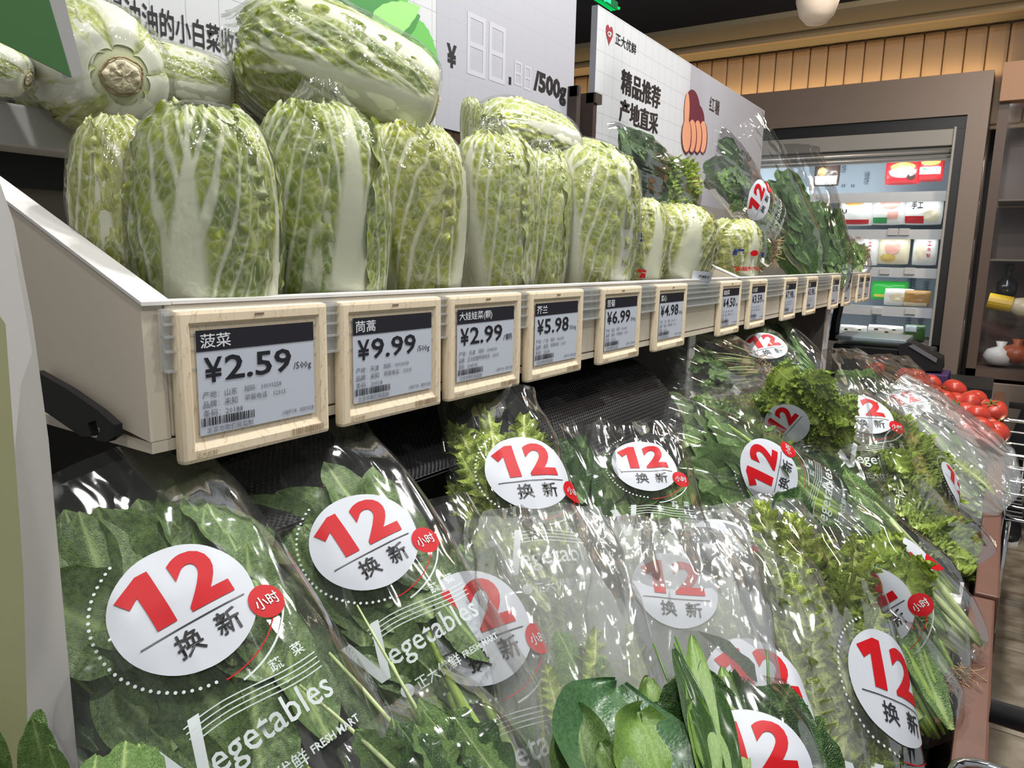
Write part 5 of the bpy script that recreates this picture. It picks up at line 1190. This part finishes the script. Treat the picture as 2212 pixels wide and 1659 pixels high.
J = [((0,0,.92),(.14,.11)), ((0,0,1.12),(.15,.105)), ((0,0,1.34),(.19,.11)), ((0,0,1.45),(.075,.07)), ((0,0,1.52),(.05,.055)),
     ((0,.10,.86),(.09,.09)), ((.01,.19,.48),(.062,.062)), ((.03,.24,.10),(.043,.045)), ((0,-.09,.86),(.09,.09)), ((-.02,-.05,.48),(.062,.062)), ((-.0,.05,.10),(.043,.045)),
     ((0,.20,1.40),(.062,.062)), ((-.03,.25,1.12),(.044,.044)), ((-.22,.10,.98),(.032,.032)), ((0,-.20,1.40),(.062,.062)), ((-.03,-.25,1.12),(.044,.044)), ((-.22,-.10,.98),(.032,.032))]
skin_body('body', [((p[0], p[1], p[2]), r) for p, r in J], [(0,1),(1,2),(2,3),(3,4),(0,5),(5,6),(6,7),(0,8),(8,9),(9,10),(2,11),(11,12),(12,13),(2,14),(14,15),(15,16)], M['cloth'], pe)
ct = MB(); nn_ = 28; rows_ = [(.43,.29,.20),(.46,.31,.21),(.75,.255,.18),(1.0,.205,.15),(1.25,.19,.125),(1.38,.17,.11),(1.44,.09,.085)]
V = [(b_*math.cos(2*PI*a/nn_)*(1+.05*math.sin(5*2*PI*a/nn_)*(1.3-z)), a_*math.sin(2*PI*a/nn_)*(1+.03*math.sin(7*2*PI*a/nn_)*(1.3-z)), z) for z, a_, b_ in rows_ for a in range(nn_)]
ct.add(V, [(i*nn_+a, i*nn_+(a+1) % nn_, (i+1)*nn_+(a+1) % nn_, (i+1)*nn_+a) for i in range(len(rows_)-1) for a in range(nn_)])
link('long_coat', mesh('long_coat', ct.v, ct.f, M['cloth']), pe)
def shoe(y):
    s = MB(); s.lathe([(.01,.0)], 4) if 0 else None
    nu, nv = 16, 12; V = []
    for i in range(nu):
        t = i/(nu-1); w2 = .030+.018*math.sin(PI*min(1, t*.9+.1))**.7; hh = .075-.04*t if t > .3 else .075
        w2 *= (1-(max(0, t-.85)/.15)**2*.7)
        for j in range(nv): a = 2*PI*j/nv; V.append((.06-t*.27, y+w2*math.cos(a), .014+max(0, hh*(.5+.5*math.sin(a)))))
    s.add(V, [(i*nv+j, i*nv+(j+1) % nv, (i+1)*nv+(j+1) % nv, (i+1)*nv+j) for i in range(nu-1) for j in range(nv)]+[tuple(range(nv)), tuple((nu-1)*nv+j for j in range(nv))])
    o = mesh('shoe', s.v, s.f, mat('shoe_black', (.012,.012,.014), .5)); so_ = link('shoe', o, pe)
    s2_ = MB(); ol = [(.065,-.03),(-.10,-.047),(-.19,-.035),(-.215,0),(-.19,.035),(-.10,.047),(.065,.03)]
    s2_.prism([(p[0], y+p[1]) for p in ol], 0, .018, 'z'); link('sole', mesh('sole', s2_.v, s2_.f, M['sole'], False), so_)
shoe(.24); shoe(.05)
hm = MB(); V = []
nn1, nn2 = 24, 18
for j in range(nn2+1):
    ph = PI*j/nn2
    for i in range(nn1):
        th = 2*PI*i/nn1; x, y, z = math.sin(ph)*math.cos(th), math.sin(ph)*math.sin(th), math.cos(ph)
        fx = .098*x; fy = .076*y*(1-.22*max(0, -z)); fz = .118*z
        if x < -.6 and abs(y) < .25: fx -= .018*math.exp(-((z+.12)/.18)**2)*(1-abs(y)/.25)
        if x < -.5 and abs(z-.05) < .15 and .2 < abs(y) < .6: fx += .008
        V.append((fx-.015, fy, 1.63+fz))
head = link('head', mesh('head', V, [(j*nn1+i, (j+1)*nn1+i, (j+1)*nn1+(i+1) % nn1, j*nn1+(i+1) % nn1) for j in range(nn2) for i in range(nn1)], M['skin']), pe)
for y in (-.03, .03):
    e_ = MB().lathe([(.001,-.009),(.008,-.004),(.008,.004),(.001,.009)], 10, (-.10, y, 1.645)); link('eye', mesh('eye', e_.v, e_.f, M['inkb']), head)
    e_ = MB().lathe([(.001,-.03),(.008,-.02),(.011,.01),(.004,.03)], 8, (0, y*2.6, 1.63)); link('ear', mesh('ear', e_.v, e_.f, M['skin']), head)
e_ = MB().tube([(-.105,-.022,1.565),(-.112,0,1.563),(-.105,.022,1.565)], .005, 6); link('mouth', mesh('mouth', e_.v, e_.f, mat('lip', (.4,.15,.12), .5)), head)
hv2 = [(p[0]*1.0+.012, p[1]*1.10, (p[2]-1.63)*1.10+1.64) for p in V]
link('hair', mesh('hair', hv2, [(j*nn1+i, (j+1)*nn1+i, (j+1)*nn1+(i+1) % nn1, j*nn1+(i+1) % nn1) for j in range(nn2-5) for i in range(nn1) if not (8 <= i <= 15 and j > 5)], M['hair']), pe)
for sgn in (-1, 1):
    for fi, (oy, ln) in enumerate(((-.024,.062),(-.008,.072),(.008,.068),(.024,.054))):
        h_ = MB().tube([(-.20,sgn*.10+oy*.8,.98),(-.25,sgn*.10+oy,.975),(-.25-ln*.5,sgn*.10+oy,.965),(-.25-ln*.7,sgn*.10+oy,.94)], [.013,.011,.009,.007], 8); link('finger', mesh('finger', h_.v, h_.f, M['skin']), pe)
    h_ = MB().tube([(-.20,sgn*.10-sgn*.02,.975),(-.235,sgn*.10-sgn*.045,.965),(-.265,sgn*.10-sgn*.05,.955)], [.013,.011,.008], 8); link('thumb', mesh('thumb', h_.v, h_.f, M['skin']), pe)

def cart(name, x0, x1, y0, y1, z0, z1, label, wr=.003, slope=.0):
    """wire basket cart: thick rims, vertical and horizontal wires, legs and wheels"""
    t = thing(name, ((x0+x1)/2, (y0+y1)/2, -1.4), label, 'cart'); r = MB()
    rr = .035
    def loop(z, g=0):
        a, b_, c_, d = x0+g, x1-g, y0+g, y1-g; P = []
        for cx_, cy2, s0 in ((b_-rr, d-rr, 0), (a+rr, d-rr, 1), (a+rr, c_+rr, 2), (b_-rr, c_+rr, 3)):
            for k in range(5): an = PI/2*(s0+k/4); P.append((cx_+rr*math.cos(an), cy2+rr*math.sin(an), z))
        return P+[P[0]]
    MB().tube(loop(z1), wr*2.0, 8, False).obj('top_rim', M['chrome'], t, True)
    m_ = MB()
    nz_ = 5
    for k in range(nz_): m_.tube(loop(z0+(z1-z0)*k/nz_, .05*(1-k/nz_)), wr, 6, False)
    o = m_.obj('hoop_wires', M['chrome'], t, True)
    for k in range(int((x1-x0)/.055)):
        x = x0+.03+k*.055; w2 = MB().tube([(x, y1, z1), (x, y1-.05, z0), (x, y0+.05, z0), (x, y0, z1)], wr, 6); w2.obj('wire', M['chrome'], t, True)
    for k in range(1, int((y1-y0)/.06)):
        y = y0+k*.06; MB().tube([(x0, y, z1), (x0+.05, y, z0), (x1-.05, y, z0), (x1, y, z1)], wr, 6).obj('wire', M['chrome'], t, True)
    for sx_ in (x0+.08, x1-.08):
        for sy_ in (y0+.06, y1-.06):
            l_ = MB().tube([(sx_, sy_, z0), (sx_, sy_, -1.30)], .011, 8).obj('leg', M['chrome'], t, True)
            MB().tube([(sx_, sy_-.012, -1.35), (sx_, sy_+.012, -1.35)], .05, 20).obj('wheel', M['black'], t, True)
    MB().tube([(x1+.02, y0+.03, z1+.06), (x1+.02, y1-.03, z1+.06)], .014, 10).obj('handle', M['black'], t, True)
    return t
pz = onX(2150,980,2.95)
cart('shopping_cart', 2.95, 3.65, -.62, onX(2152,978,2.95)[1], -.86, onX(2152,980,2.95)[2], 'chrome wire shopping cart in the aisle in front of the dark clothed person', .0045)
pq = onZ(2052,1628,-.585)
cart('shopping_cart', .42, pq[0], -.60, pq[1]-.004, -.84, pq[2], 'chrome wire basket corner in the bottom right, nearest cart', .003)

# ---------------------------------------------------------------- lift everything so that the floor lies at z = 0
bpy.context.view_layer.update()
for o in list(bpy.data.objects):
    if o.parent is None: o.location.z += EYE
bpy.context.view_layer.update()
